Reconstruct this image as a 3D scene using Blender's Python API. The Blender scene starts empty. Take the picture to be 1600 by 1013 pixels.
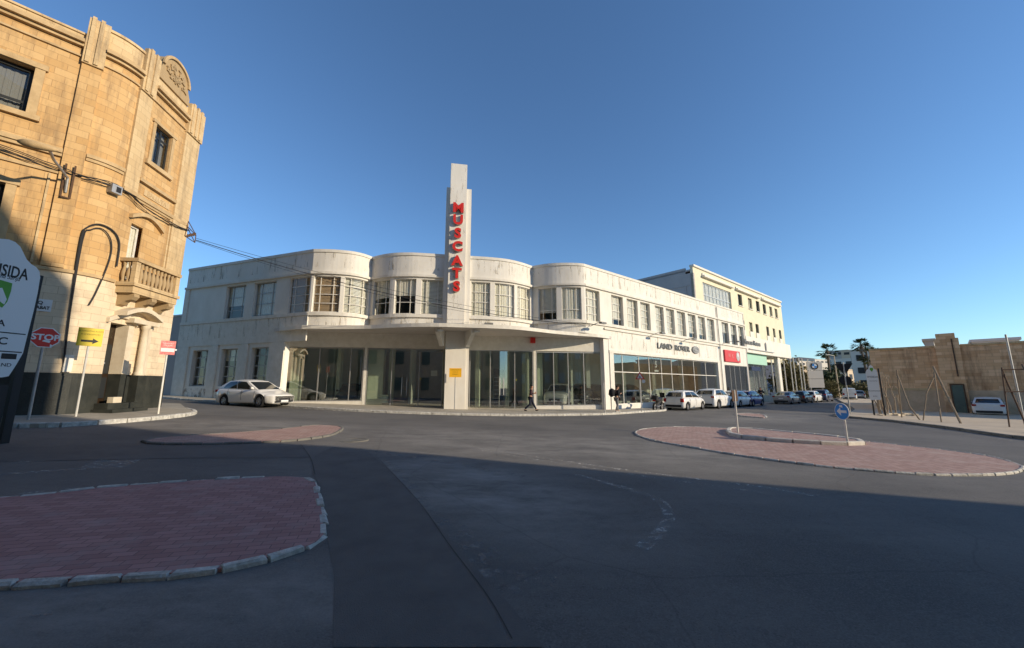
import bpy, bmesh, math, random
from math import sin, cos, tan, pi, radians, hypot, sqrt, atan2, degrees, tanh
from mathutils import Vector, Matrix
random.seed(7)
SC = bpy.context.scene
COL = SC.collection
# ------------------------------------------------------------------ camera, sky, sun, exposure
FPX, PITCH, CH = 595.0, math.atan(97.5/595.0), 1.65
cd = bpy.data.cameras.new('camera'); cam = bpy.data.objects.new('camera', cd); COL.objects.link(cam)
cd.sensor_width = 36; cd.lens = FPX/1600*36; cd.clip_start = 0.05; cd.clip_end = 6000
cam.location = (0, 0, CH); cam.rotation_euler = (pi/2+PITCH, 0, 0)
SC.camera = cam
SUN_AZ, SUN_EL = radians(109), radians(18)
W = bpy.data.worlds.new('World'); SC.world = W; W.use_nodes = True
wn = W.node_tree.nodes; wl = W.node_tree.links
bg = wn['Background']; sky = wn.new('ShaderNodeTexSky'); sky.sky_type = 'NISHITA'; sky.sun_disc = False
sky.sun_elevation = SUN_EL; sky.sun_rotation = SUN_AZ
sky.air_density = 1.0; sky.dust_density = 0.0; sky.ozone_density = 4.0; sky.altitude = 0
tint = wn.new('ShaderNodeMix'); tint.data_type = 'RGBA'; tint.blend_type = 'MULTIPLY'; tint.inputs[0].default_value = 1.0
tint.inputs[7].default_value = (0.98, 1.11, 1.19, 1)
wl.new(sky.outputs[0], tint.inputs[6]); wl.new(tint.outputs[2], bg.inputs[0]); bg.inputs[1].default_value = 0.12
sd = bpy.data.lights.new('sun', 'SUN'); sun = bpy.data.objects.new('sun', sd); COL.objects.link(sun)
sd.energy = 4.0; sd.angle = radians(0.5); sd.color = (1.0, 0.84, 0.62)
SH = Vector((sin(SUN_AZ), cos(SUN_AZ), 0)); SV = SH*cos(SUN_EL)+Vector((0, 0, sin(SUN_EL)))
sun.rotation_euler = SV.to_track_quat('Z', 'Y').to_euler(); sun.location = (30, -10, 30)
SC.view_settings.view_transform = 'Standard'; SC.view_settings.look = 'None'
SC.view_settings.exposure = 0.38; SC.view_settings.gamma = 1.0
SC.render.engine = 'CYCLES'

# ------------------------------------------------------------------ geometry of the place
def gz(x, y=0):                      # height of the gently tilted ground
    x = 60*tanh(x/60.0)
    return -0.026*x+0.014*(sqrt(x*x+9)-3)
def ray(px, py):
    a, b = (px-800)/FPX, (506.5-py)/FPX
    return Vector((a, cos(PITCH)-b*sin(PITCH), sin(PITCH)+b*cos(PITCH)))
def gp(px, py, dz=0.0):              # ground point seen at a photo pixel
    z = 0; d = ray(px, py)
    for i in range(30):
        t = (z+dz-CH)/d.z; z = 0.3*z+0.7*gz(d.x*t)
    t = (z+dz-CH)/d.z
    return (d.x*t, d.y*t)
def colx(px, Y, z=1.0):              # x of a photo column at depth Y
    d = (Y*cos(PITCH)+(z-CH)*sin(PITCH))
    return (px-800)/FPX*d
O = (-3.5, 25.2); _a = radians(-10.8)
UX = (cos(_a), -sin(_a)); UY = (sin(_a), cos(_a))
def lw(x, y): return (O[0]+x*UX[0]+y*UY[0], O[1]+x*UX[1]+y*UY[1])

# ------------------------------------------------------------------ object helpers
ORG = {}
def tag(o, label=None, cat=None, group=None, kind=None):
    if label: o['label'] = label
    if cat: o['category'] = cat
    if group: o['group'] = group
    if kind: o['kind'] = kind
    return o
def root(name, label, cat, loc=(0, 0, 0), group=None):
    o = bpy.data.objects.new(name, None); COL.objects.link(o); o.location = loc; o.empty_display_size = .3
    ORG[o.name] = Vector(loc); return tag(o, label, cat, group)
def copy_tree(o, parent=None):
    c = o.copy(); COL.objects.link(c); c.parent = parent
    for ch in list(o.children): copy_tree(ch, c)
    ORG[c.name] = Vector((0, 0, 0))
    return c
class MB:
    def __init__(s): s.v = []; s.f = []; s.uv = {}
    def quad(s, a, b, c, d, uv=None):
        n = len(s.v); s.v += [tuple(a), tuple(b), tuple(c), tuple(d)]
        if uv: s.uv[len(s.f)] = uv
        s.f.append((n, n+1, n+2, n+3))
    def poly(s, pts):
        n = len(s.v); s.v += [tuple(p) for p in pts]; s.f.append(tuple(range(n, n+len(pts))))
    def hexa(s, b, t):               # b,t four points each, both counter-clockwise from above
        s.quad(b[3], b[2], b[1], b[0]); s.quad(*t)
        for i in range(4):
            j = (i+1) % 4; s.quad(b[i], b[j], t[j], t[i])
    def box(s, c, size, rz=0, z0=None):
        x, y = size[0]/2, size[1]/2
        za, zb = (c[2]-size[2]/2, c[2]+size[2]/2) if z0 is None else (z0, z0+size[2])
        ca, sa = cos(rz), sin(rz)
        P = [(c[0]+u*ca-v*sa, c[1]+u*sa+v*ca) for u, v in ((-x, -y), (x, -y), (x, y), (-x, y))]
        s.hexa([(p[0], p[1], za) for p in P], [(p[0], p[1], zb) for p in P])
    def obox(s, c, ex, ey, ez):      # oriented box, half vectors
        c, ex, ey, ez = Vector(c), Vector(ex), Vector(ey), Vector(ez)
        s.hexa([c-ex-ey-ez, c+ex-ey-ez, c+ex+ey-ez, c-ex+ey-ez], [c-ex-ey+ez, c+ex-ey+ez, c+ex+ey+ez, c-ex+ey+ez])
    def prism(s, pts, z0, z1):
        n = len(pts); A = sum(pts[i][0]*pts[(i+1) % n][1]-pts[(i+1) % n][0]*pts[i][1] for i in range(n))
        if A < 0: pts = pts[::-1]
        s.poly([(p[0], p[1], z0) for p in reversed(pts)]); s.poly([(p[0], p[1], z1) for p in pts])
        for i in range(n):
            a, b = pts[i], pts[(i+1) % n]
            s.quad((a[0], a[1], z0), (b[0], b[1], z0), (b[0], b[1], z1), (a[0], a[1], z1))
    def plate(s, pts, nrm, th):      # flat 3D polygon given thickness along nrm
        nrm = Vector(nrm).normalized()*th; n = len(pts); P = [Vector(p) for p in pts]; Q = [p+nrm for p in P]
        s.poly(P[::-1]); s.poly(Q)
        for i in range(n):
            j = (i+1) % n; s.quad(P[i], P[j], Q[j], Q[i])
    def tube(s, pts, r, n=8, r2=None, cap=True):
        P = [Vector(p) for p in pts]; m = len(P); rings = []; up = None
        for i, p in enumerate(P):
            t = (P[min(i+1, m-1)]-P[max(i-1, 0)]).normalized()
            if up is None: up = Vector((0, 0, 1)) if abs(t.z) < .9 else Vector((1, 0, 0))
            a = t.cross(up).normalized(); b = a.cross(t).normalized(); up = b
            rr = r if r2 is None else r+(r2-r)*i/(m-1)
            if isinstance(r, (list, tuple)): rr = r[i]
            k0 = len(s.v)
            for k in range(n):
                an = 2*pi*k/n; s.v.append(tuple(p+a*cos(an)*rr+b*sin(an)*rr))
            rings.append(k0)
        for i in range(m-1):
            for k in range(n):
                k2 = (k+1) % n; s.f.append((rings[i]+k, rings[i]+k2, rings[i+1]+k2, rings[i+1]+k))
        if cap:
            s.f.append(tuple(rings[0]+k for k in reversed(range(n)))); s.f.append(tuple(rings[-1]+k for k in range(n)))
    def lathe(s, c, prof, n=20, axis='z'):
        k0 = len(s.v)
        for r, h in prof:
            for k in range(n):
                an = 2*pi*k/n; u, v = r*cos(an), r*sin(an)
                s.v.append((c[0]+u, c[1]+v, c[2]+h) if axis == 'z' else (c[0]+u, c[1]+h, c[2]+v))
        for i in range(len(prof)-1):
            for k in range(n):
                k2 = (k+1) % n; q = (k0+i*n+k, k0+i*n+k2, k0+(i+1)*n+k2, k0+(i+1)*n+k)
                s.f.append(q if axis == 'z' else q[::-1])
    def build(s, name, mat, parent=None, smooth=None, org=None):
        me = bpy.data.meshes.new(name)
        off = org if org is not None else (ORG.get(parent.name, Vector((0, 0, 0))) if parent else Vector((0, 0, 0)))
        off = Vector(off)
        me.from_pydata([tuple(Vector(v)-off) for v in s.v], [], s.f)
        if s.uv:
            uvl = me.uv_layers.new(name='UVMap')
            for fi, uv in s.uv.items():
                p = me.polygons[fi]
                for k, li in enumerate(p.loop_indices): uvl.data[li].uv = uv[k]
        bm = bmesh.new(); bm.from_mesh(me); bmesh.ops.remove_doubles(bm, verts=bm.verts, dist=0.0004)
        bmesh.ops.recalc_face_normals(bm, faces=bm.faces); bm.to_mesh(me); bm.free()
        if smooth is not None:
            me.shade_smooth(); me.set_sharp_from_angle(angle=radians(smooth))
        me.materials.append(mat); me.update()
        o = bpy.data.objects.new(name, me); COL.objects.link(o)
        if parent: o.parent = parent
        elif org is not None: o.location = off
        ORG[o.name] = off
        return o
class Path:
    def __init__(s, pts, fine=0.0):
        P = [Vector((p[0], p[1], 0)) for p in pts]; s.P = P; s.S = [0.0]
        for i in range(len(P)-1): s.S.append(s.S[-1]+(P[i+1]-P[i]).length)
        s.N = []
        seg = [(P[i+1]-P[i]).normalized() for i in range(len(P)-1)]
        nr = [Vector((t.y, -t.x, 0)) for t in seg]
        for i in range(len(P)):
            if i == 0: s.N.append(nr[0])
            elif i == len(P)-1: s.N.append(nr[-1])
            else:
                m = (nr[i-1]+nr[i]).normalized(); s.N.append(m/max(.35, m.dot(nr[i])))
    def at(s, t, d=0.0, z=0.0):
        S = s.S
        if t <= 0: return s.P[0]+(s.P[1]-s.P[0]).normalized()*t+s.N[0]*d+Vector((0, 0, z))
        if t >= S[-1]: return s.P[-1]+(s.P[-1]-s.P[-2]).normalized()*(t-S[-1])+s.N[-1]*d+Vector((0, 0, z))
        for i in range(len(S)-1):
            if t <= S[i+1]+1e-9:
                u = (t-S[i])/(S[i+1]-S[i])
                return s.P[i].lerp(s.P[i+1], u)+s.N[i].lerp(s.N[i+1], u)*d+Vector((0, 0, z))
    def tan(s, t):
        return (s.at(t+.02)-s.at(t-.02)).normalized()
    def nor(s, t):
        k = s.tan(t); return Vector((k.y, -k.x, 0))
    def cuts(s, a, b): return [a]+[x for x in s.S if a+1e-4 < x < b-1e-4]+[b]
    def box(s, mb, a, b, z0, z1, d0, d1):    # a bar following the path, d outward
        cs = s.cuts(a, b); F = lambda t, d, z: s.at(t, d, z)
        for i in range(len(cs)-1):
            p, q = cs[i], cs[i+1]
            mb.quad(F(p, d1, z0), F(q, d1, z0), F(q, d1, z1), F(p, d1, z1), [(p, z0), (q, z0), (q, z1), (p, z1)])
            mb.quad(F(q, d0, z0), F(p, d0, z0), F(p, d0, z1), F(q, d0, z1), [(q, z0), (p, z0), (p, z1), (q, z1)])
            mb.quad(F(p, d1, z1), F(q, d1, z1), F(q, d0, z1), F(p, d0, z1), [(p, z1), (q, z1), (q, z1+d1-d0), (p, z1+d1-d0)])
            mb.quad(F(p, d0, z0), F(q, d0, z0), F(q, d1, z0), F(p, d1, z0), [(p, z0), (q, z0), (q, z0-.1), (p, z0-.1)])
        mb.quad(F(a, d0, z0), F(a, d1, z0), F(a, d1, z1), F(a, d0, z1), [(a+d0, z0), (a+d1, z0), (a+d1, z1), (a+d0, z1)])
        mb.quad(F(b, d1, z0), F(b, d0, z0), F(b, d0, z1), F(b, d1, z1), [(b+d1, z0), (b+d0, z0), (b+d0, z1), (b+d1, z1)])
    def wall(s, mb, a, b, z0, z1, th, holes=()):
        ss = set(s.cuts(a, b)); zs = {z0, z1}
        for h in holes:
            ss |= {min(max(h[0], a), b), min(max(h[1], a), b)}; zs |= {min(max(h[2], z0), z1), min(max(h[3], z0), z1)}
        ss = sorted(ss); zs = sorted(zs)
        ss = [x for i, x in enumerate(ss) if i == 0 or x-ss[i-1] > 1e-4]; zs = [x for i, x in enumerate(zs) if i == 0 or x-zs[i-1] > 1e-4]
        def solid(i, j):
            if i < 0 or j < 0 or i >= len(ss)-1 or j >= len(zs)-1: return False
            sm, zm = (ss[i]+ss[i+1])/2, (zs[j]+zs[j+1])/2
            return not any(h[0] < sm < h[1] and h[2] < zm < h[3] for h in holes)
        F = lambda t, d, z: s.at(t, d, z)
        for i in range(len(ss)-1):
            for j in range(len(zs)-1):
                if not solid(i, j): continue
                p, q, u, v = ss[i], ss[i+1], zs[j], zs[j+1]
                mb.quad(F(p, 0, u), F(q, 0, u), F(q, 0, v), F(p, 0, v), [(p, u), (q, u), (q, v), (p, v)])
                mb.quad(F(q, -th, u), F(p, -th, u), F(p, -th, v), F(q, -th, v), [(q, u), (p, u), (p, v), (q, v)])
                if not solid(i-1, j): mb.quad(F(p, -th, u), F(p, 0, u), F(p, 0, v), F(p, -th, v), [(p-th, u), (p, u), (p, v), (p-th, v)])
                if not solid(i+1, j): mb.quad(F(q, 0, u), F(q, -th, u), F(q, -th, v), F(q, 0, v), [(q, u), (q+th, u), (q+th, v), (q, v)])
                if not solid(i, j-1): mb.quad(F(p, -th, u), F(q, -th, u), F(q, 0, u), F(p, 0, u), [(p, u-th), (q, u-th), (q, u), (p, u)])
                if not solid(i, j+1): mb.quad(F(p, 0, v), F(q, 0, v), F(q, -th, v), F(p, -th, v), [(p, v), (q, v), (q, v+th), (p, v+th)])

# ------------------------------------------------------------------ materials
def nd(nt, t, **k):
    n = nt.nodes.new(t)
    for a, b in k.items(): setattr(n, a, b)
    return n
def mat(name, col, rough=.8, col2=None, scale=3.0, amt=.5, bump=0.0, bscale=40, metal=0.0, spec=.3, coat=0.0, streak=False, dirt=None):
    m = bpy.data.materials.new(name); m.use_nodes = True; nt = m.node_tree; b = nt.nodes['Principled BSDF']
    b.inputs['Roughness'].default_value = rough; b.inputs['Metallic'].default_value = metal
    b.inputs['Specular IOR Level'].default_value = spec; b.inputs['Coat Weight'].default_value = coat
    b.inputs['Coat Roughness'].default_value = .06
    tc = nd(nt, 'ShaderNodeTexCoord'); out = None
    if col2:
        n = nd(nt, 'ShaderNodeTexNoise'); n.inputs['Scale'].default_value = scale; n.inputs['Detail'].default_value = 6; n.inputs['Roughness'].default_value = .65
        src = tc.outputs['Object']
        if streak:
            mp = nd(nt, 'ShaderNodeMapping'); mp.inputs['Scale'].default_value = (1, 1, .42); nt.links.new(src, mp.inputs[0]); src = mp.outputs[0]
        nt.links.new(src, n.inputs['Vector'])
        r = nd(nt, 'ShaderNodeMapRange'); r.inputs['From Min'].default_value = .5-.3*amt; r.inputs['From Max'].default_value = .5+.3*amt+.05
        nt.links.new(n.outputs['Fac'], r.inputs['Value'])
        x = nd(nt, 'ShaderNodeMix', data_type='RGBA'); x.inputs[6].default_value = (*col, 1); x.inputs[7].default_value = (*col2, 1)
        nt.links.new(r.outputs[0], x.inputs[0]); out = x.outputs[2]
        nt.links.new(out, b.inputs['Base Color'])
    else: b.inputs['Base Color'].default_value = (*col, 1)
    if bump:
        n2 = nd(nt, 'ShaderNodeTexNoise'); n2.inputs['Scale'].default_value = bscale; n2.inputs['Detail'].default_value = 4
        nt.links.new(tc.outputs['Object'], n2.inputs['Vector'])
        bp = nd(nt, 'ShaderNodeBump'); bp.inputs['Strength'].default_value = bump; bp.inputs['Distance'].default_value = .02
        nt.links.new(n2.outputs['Fac'], bp.inputs['Height']); nt.links.new(bp.outputs[0], b.inputs['Normal'])
    return m
def brick_mat(name, c1, c2, mortar, bw=.5, bh=.27, ms=.008, uv=True, rough=.85, stain=None, stain_amt=.5, bump=.4, rot=0, offset=.5, streak=False, bias=0, sscale=.7):
    m = bpy.data.materials.new(name); m.use_nodes = True; nt = m.node_tree; b = nt.nodes['Principled BSDF']
    b.inputs['Roughness'].default_value = rough; b.inputs['Specular IOR Level'].default_value = .25
    tc = nd(nt, 'ShaderNodeTexCoord'); mp = nd(nt, 'ShaderNodeMapping'); mp.inputs['Rotation'].default_value = (0, 0, rot)
    nt.links.new(tc.outputs['UV' if uv else 'Object'], mp.inputs[0])
    br = nd(nt, 'ShaderNodeTexBrick'); br.inputs['Scale'].default_value = 1; br.inputs['Brick Width'].default_value = bw
    br.inputs['Row Height'].default_value = bh; br.inputs['Mortar Size'].default_value = ms; br.inputs['Mortar Smooth'].default_value = .3; br.inputs['Bias'].default_value = bias
    br.offset = offset
    br.inputs['Color1'].default_value = (*c1, 1); br.inputs['Color2'].default_value = (*c2, 1); br.inputs['Mortar'].default_value = (*mortar, 1)
    nt.links.new(mp.outputs[0], br.inputs['Vector']); out = br.outputs['Color']
    if stain:
        n = nd(nt, 'ShaderNodeTexNoise'); n.inputs['Scale'].default_value = sscale; n.inputs['Detail'].default_value = 7; n.inputs['Roughness'].default_value = .7
        src = tc.outputs['Object']
        if streak:
            m2 = nd(nt, 'ShaderNodeMapping'); m2.inputs['Scale'].default_value = (1.6, 1.6, .25); nt.links.new(src, m2.inputs[0]); src = m2.outputs[0]
        nt.links.new(src, n.inputs['Vector'])
        r = nd(nt, 'ShaderNodeMapRange'); r.inputs['From Min'].default_value = .5; r.inputs['From Max'].default_value = .72; r.inputs['To Max'].default_value = stain_amt
        nt.links.new(n.outputs['Fac'], r.inputs['Value'])
        x = nd(nt, 'ShaderNodeMix', data_type='RGBA'); nt.links.new(r.outputs[0], x.inputs[0]); nt.links.new(out, x.inputs[6]); x.inputs[7].default_value = (*stain, 1); out = x.outputs[2]
    nt.links.new(out, b.inputs['Base Color'])
    bp = nd(nt, 'ShaderNodeBump'); bp.inputs['Strength'].default_value = bump; bp.inputs['Distance'].default_value = .01; bp.invert = True
    nt.links.new(br.outputs['Fac'], bp.inputs['Height']); nt.links.new(bp.outputs[0], b.inputs['Normal'])
    return m
def glass_mat(name, tint=(.8, .88, .84), ior=1.5, boost=1.0, base=.04):
    m = bpy.data.materials.new(name); m.use_nodes = True; nt = m.node_tree
    for n in list(nt.nodes): nt.nodes.remove(n)
    o = nd(nt, 'ShaderNodeOutputMaterial'); mx = nd(nt, 'ShaderNodeMixShader'); t = nd(nt, 'ShaderNodeBsdfTransparent'); g = nd(nt, 'ShaderNodeBsdfGlossy')
    g.inputs['Roughness'].default_value = .01; t.inputs[0].default_value = (*tint, 1)
    f = nd(nt, 'ShaderNodeLayerWeight'); f.inputs[0].default_value = .5
    pw = nd(nt, 'ShaderNodeMath', operation='POWER'); pw.inputs[1].default_value = 4.0
    ma = nd(nt, 'ShaderNodeMath', operation='MULTIPLY_ADD'); ma.inputs[1].default_value = boost; ma.inputs[2].default_value = base; ma.use_clamp = True
    nt.links.new(f.outputs['Facing'], pw.inputs[0]); nt.links.new(pw.outputs[0], ma.inputs[0]); nt.links.new(ma.outputs[0], mx.inputs[0]); nt.links.new(t.outputs[0], mx.inputs[1]); nt.links.new(g.outputs[0], mx.inputs[2]); nt.links.new(mx.outputs[0], o.inputs[0])
    return m
def worn_mat(name, col, thr=.5, scale=6, rough=.8, stretch=(1, 1, 1)):
    m = bpy.data.materials.new(name); m.use_nodes = True; nt = m.node_tree; b = nt.nodes['Principled BSDF']
    b.inputs['Roughness'].default_value = rough; b.inputs['Base Color'].default_value = (*col, 1)
    tc = nd(nt, 'ShaderNodeTexCoord'); mp = nd(nt, 'ShaderNodeMapping'); mp.inputs['Scale'].default_value = stretch
    n = nd(nt, 'ShaderNodeTexNoise'); n.inputs['Scale'].default_value = scale; n.inputs['Detail'].default_value = 8; n.inputs['Roughness'].default_value = .75
    nt.links.new(tc.outputs['Object'], mp.inputs[0]); nt.links.new(mp.outputs[0], n.inputs['Vector'])
    r = nd(nt, 'ShaderNodeMapRange'); r.inputs['From Min'].default_value = thr; r.inputs['From Max'].default_value = thr+.16; r.inputs['To Max'].default_value = .75
    nt.links.new(n.outputs['Fac'], r.inputs['Value'])
    t = nd(nt, 'ShaderNodeBsdfTransparent'); mx = nd(nt, 'ShaderNodeMixShader')
    nt.links.new(r.outputs[0], mx.inputs[0]); nt.links.new(t.outputs[0], mx.inputs[1]); nt.links.new(b.outputs[0], mx.inputs[2])
    nt.links.new(mx.outputs[0], nt.nodes['Material Output'].inputs[0]); return m
M = {}
M['render'] = mat('white_render', (.79, .765, .70), .85, (.63, .595, .52), 1.1, .9, .3, 30, streak=True)
M['render2'] = mat('trim_render', (.77, .74, .67), .85, (.60, .565, .48), 2.6, .8, .15, 30)
M['tower'] = mat('tower_render', (.78, .75, .68), .85, (.64, .60, .52), 1.3, .9, .25, 25, streak=True)
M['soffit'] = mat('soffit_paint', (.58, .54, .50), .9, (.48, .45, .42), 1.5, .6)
M['steel'] = mat('galvanised_steel', (.45, .45, .44), .5, (.33, .33, .33), 8, .6, metal=.6)
M['white_frame'] = mat('white_window_paint', (.74, .72, .66), .6, (.6, .57, .5), 6, .5)
M['grey_frame'] = mat('grey_window_metal', (.42, .43, .42), .5)
M['dark_frame'] = mat('dark_window_frame', (.025, .028, .03), .4)
M['black'] = mat('black_paint', (.018, .018, .02), .5)
M['curtain'] = mat('cream_curtain', (.80, .76, .66), .9, (.66, .61, .50), 9, .5)
M['blind_brown'] = mat('brown_blind', (.46, .33, .21), .8)
M['blind_white'] = mat('white_blind', (.74, .71, .62), .8)
M['room'] = mat('interior_paint', (.78, .81, .74), .9, (.64, .68, .60), .8, .6)
M['room_dark'] = mat('interior_dark', (.06, .065, .065), .9)
M['room_green'] = mat('pale_green_panel', (.72, .78, .62), .8, (.62, .68, .54), 1.5, .5)
M['tile'] = mat('showroom_floor_tile', (.22, .22, .21), .15, spec=.5)
M['glass'] = glass_mat('shop_glass', (.92, .95, .92), 1.5, .9, .21)
M['win_glass'] = glass_mat('window_glass', (.97, .98, .97), 1.45, .42, .03)
M['limestone'] = brick_mat('golden_limestone', (.62, .42, .205), (.52, .32, .135), (.40, .25, .12), .55, .27, .008, stain=(.27, .18, .10), stain_amt=.9, bump=.6, streak=True, sscale=1.3)
M['limestone_pale'] = brick_mat('pale_limestone', (.62, .47, .27), (.55, .40, .22), (.40, .29, .16), .6, .27, .006, stain=(.26, .19, .12), stain_amt=.95, bump=.35, streak=True, sscale=1.5)
M['limestone_white'] = brick_mat('whitewashed_stone', (.72, .60, .43), (.64, .52, .365), (.46, .36, .24), .62, .27, .006, stain=(.40, .31, .22), stain_amt=.6, bump=.5, sscale=1.8)
M['moulding'] = mat('stone_moulding', (.60, .44, .245), .85, (.36, .25, .13), 2.5, .8, .4, 25)
M['whitestone'] = mat('white_stone_trim', (.70, .62, .48), .8, (.55, .45, .32), 3, .7, .3, 25)
M['dado'] = mat('black_dado_paint', (.020, .023, .021), .5, (.050, .052, .044), 2.0, .7, .4, 20)
M['pavement'] = brick_mat('grey_pavement_slabs', (.42, .38, .31), (.35, .32, .26), (.24, .22, .18), .4, .4, .008, uv=False, stain=(.24, .21, .17), stain_amt=.5, bump=.2)
M['pavement_r'] = mat('pale_concrete_pavement', (.60, .50, .37), .9, (.46, .38, .28), 1.2, .7, .3, 30)
M['kerb'] = mat('pale_kerb_stone', (.74, .72, .65), .85, (.20, .19, .17), 7, .8, .9, 25)
M['kerb_grey'] = mat('grey_kerb_stone', (.22, .21, .185), .85, (.12, .115, .10), 3.5, .8, .6, 25)
M['kerb_white'] = mat('white_kerb_paint', (.70, .66, .58), .8, (.45, .40, .34), 4, .8, .5, 25)
M['tan_wall'] = brick_mat('weathered_tan_blocks', (.82, .55, .32), (.62, .37, .19), (.46, .28, .16), .7, .24, .008, stain=(.24, .125, .065), stain_amt=.95, bump=.6, streak=True, sscale=.9)
M['tan_low'] = mat('pale_worn_plaster', (.64, .49, .34), .9, (.42, .30, .19), 1.6, .8, .3, 20)
M['yellow_wall'] = mat('cream_yellow_paint', (.72, .665, .49), .85, (.64, .58, .42), 1.0, .6)
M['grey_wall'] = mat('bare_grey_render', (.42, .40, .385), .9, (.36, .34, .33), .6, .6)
M['red'] = mat('red_letter_face', (.60, .03, .022), .45)
M['red_sign'] = mat('red_panel', (.60, .045, .05), .5)
M['red_faded'] = mat('faded_red_print', (.62, .10, .10), .6, (.75, .35, .32), 14, .7)
M['white_sign'] = mat('white_sign_face', (.72, .74, .74), .4)
M['yellow_sign'] = mat('yellow_sign_face', (.72, .55, .03), .45, (.62, .46, .03), 4, .5)
M['orange_sign'] = mat('orange_yellow_sign', (.80, .42, .02), .45)
M['blue_sign'] = mat('blue_sign_face', (.03, .24, .62), .4)
M['print'] = mat('dark_print', (.03, .03, .03), .6)
M['grey_print'] = mat('grey_metal_letters', (.16, .16, .155), .4)
M['green_print'] = mat('green_shield', (.10, .33, .04), .5)
M['mint'] = mat('mint_glass_band', (.42, .66, .50), .3)
M['oliveprint'] = mat('olive_print', (.22, .17, .02), .6)
M['cable'] = mat('black_cable', (.03, .03, .032), .7)
M['rust'] = mat('rusty_steel', (.13, .075, .045), .8, (.08, .05, .035), 9, .7)
M['timber'] = mat('weathered_timber', (.32, .25, .17), .85, (.20, .15, .10), 5, .7)
M['bark'] = mat('palm_bark', (.16, .12, .085), .9, (.10, .075, .055), 6, .7)
M['palebark'] = mat('pale_bark', (.42, .34, .25), .9, (.30, .23, .16), 6, .7)
M['leaf_d'] = mat('dark_leaves', (.035, .055, .018), .7, (.07, .085, .03), 1.5, .8)
M['leaf_p'] = mat('palm_leaves', (.045, .075, .022), .6, (.08, .10, .035), 2, .7)
M['leaf_o'] = mat('olive_scrub', (.12, .12, .04), .8, (.18, .13, .06), .8, .8)
M['hill'] = mat('hill_scrub', (.13, .125, .12), .95, (.18, .165, .155), .03, .8)
M['drab'] = mat('far_pale_wall', (.66, .60, .51), .9)
M['drab2'] = mat('far_cream_wall', (.60, .48, .34), .9)
M['drab3'] = mat('far_grey_wall', (.44, .41, .36), .9)
M['bluish'] = mat('pale_blue_cladding', (.50, .54, .56), .7)
M['paper'] = mat('paper', (.7, .68, .6), .8)
M['carwhite'] = mat('white_car_paint', (.72, .71, .68), .35, coat=.6)
M['carsilver'] = mat('silver_car_paint', (.30, .32, .33), .35, metal=.5, coat=.6)
M['cargrey'] = mat('dark_grey_car_paint', (.06, .065, .07), .35, metal=.4, coat=.6)
M['carnavy'] = mat('navy_car_paint', (.015, .025, .08), .35, metal=.2, coat=.7)
M['carblue'] = mat('blue_car_paint', (.02, .05, .22), .35, metal=.2, coat=.7)
M['carblack'] = mat('black_car_paint', (.015, .016, .018), .3, coat=.8)
M['carglass'] = mat('tinted_car_glass', (.012, .015, .017), .06, spec=.8)
M['tyre'] = mat('tyre_rubber', (.018, .018, .018), .9)
M['rim'] = mat('alloy_rim', (.42, .42, .43), .35, metal=.7)
M['plastic'] = mat('black_plastic', (.022, .022, .024), .7)
M['headlight'] = mat('headlight_lens', (.30, .32, .34), .1, spec=.8)
M['taillight'] = mat('taillight_lens', (.30, .01, .012), .2)
M['skin'] = mat('skin', (.45, .25, .16), .6)
M['hair'] = mat('dark_hair', (.015, .012, .010), .7)
M['cl_black'] = mat('black_cloth', (.018, .018, .022), .9)
M['cl_plum'] = mat('dark_plum_cloth', (.045, .022, .03), .9)
M['cl_navy'] = mat('navy_cloth', (.02, .025, .045), .9)
M['cl_grey'] = mat('grey_cloth', (.20, .20, .20), .9)
M['shoe'] = mat('black_shoe', (.015, .015, .015), .6)
M['shoe_w'] = mat('pale_shoe', (.5, .48, .45), .7)
M['teal_door'] = mat('grey_green_door', (.12, .16, .13), .7, (.09, .12, .10), 3, .7)
M['wood_dark'] = mat('dark_varnished_wood', (.03, .018, .010), .4)
M['paver_mark'] = worn_mat('worn_white_paint', (.66, .64, .59), .49, 11)
M['chalk'] = worn_mat('scuffed_dust', (.30, .29, .27), .50, 5)

def text(name, body, size, loc, right, up, mt, parent, extrude=.01, align='CENTER', sx=1.0, shear=0, bold=0.0):
    c = bpy.data.curves.new(name, 'FONT'); c.body = body; c.size = size; c.extrude = extrude; c.align_x = align; c.align_y = 'CENTER'
    c.shear = shear; c.offset = bold; c.resolution_u = 3
    t = bpy.data.objects.new(name, c); COL.objects.link(t)
    dg = bpy.context.evaluated_depsgraph_get(); me = bpy.data.meshes.new_from_object(t.evaluated_get(dg)); me.name = name
    bpy.data.objects.remove(t); bpy.data.curves.remove(c)
    r = Vector(right).normalized(); u = Vector(up).normalized(); n = r.cross(u).normalized()
    off = ORG.get(parent.name, Vector((0, 0, 0))) if parent else Vector((0, 0, 0))
    for v in me.vertices: v.co = Vector(loc)+r*(v.co.x*sx)+u*v.co.y+n*v.co.z-off
    me.materials.clear(); me.materials.append(mt)
    o = bpy.data.objects.new(name, me); COL.objects.link(o)
    if parent: o.parent = parent
    ORG[o.name] = off; return o

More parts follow.
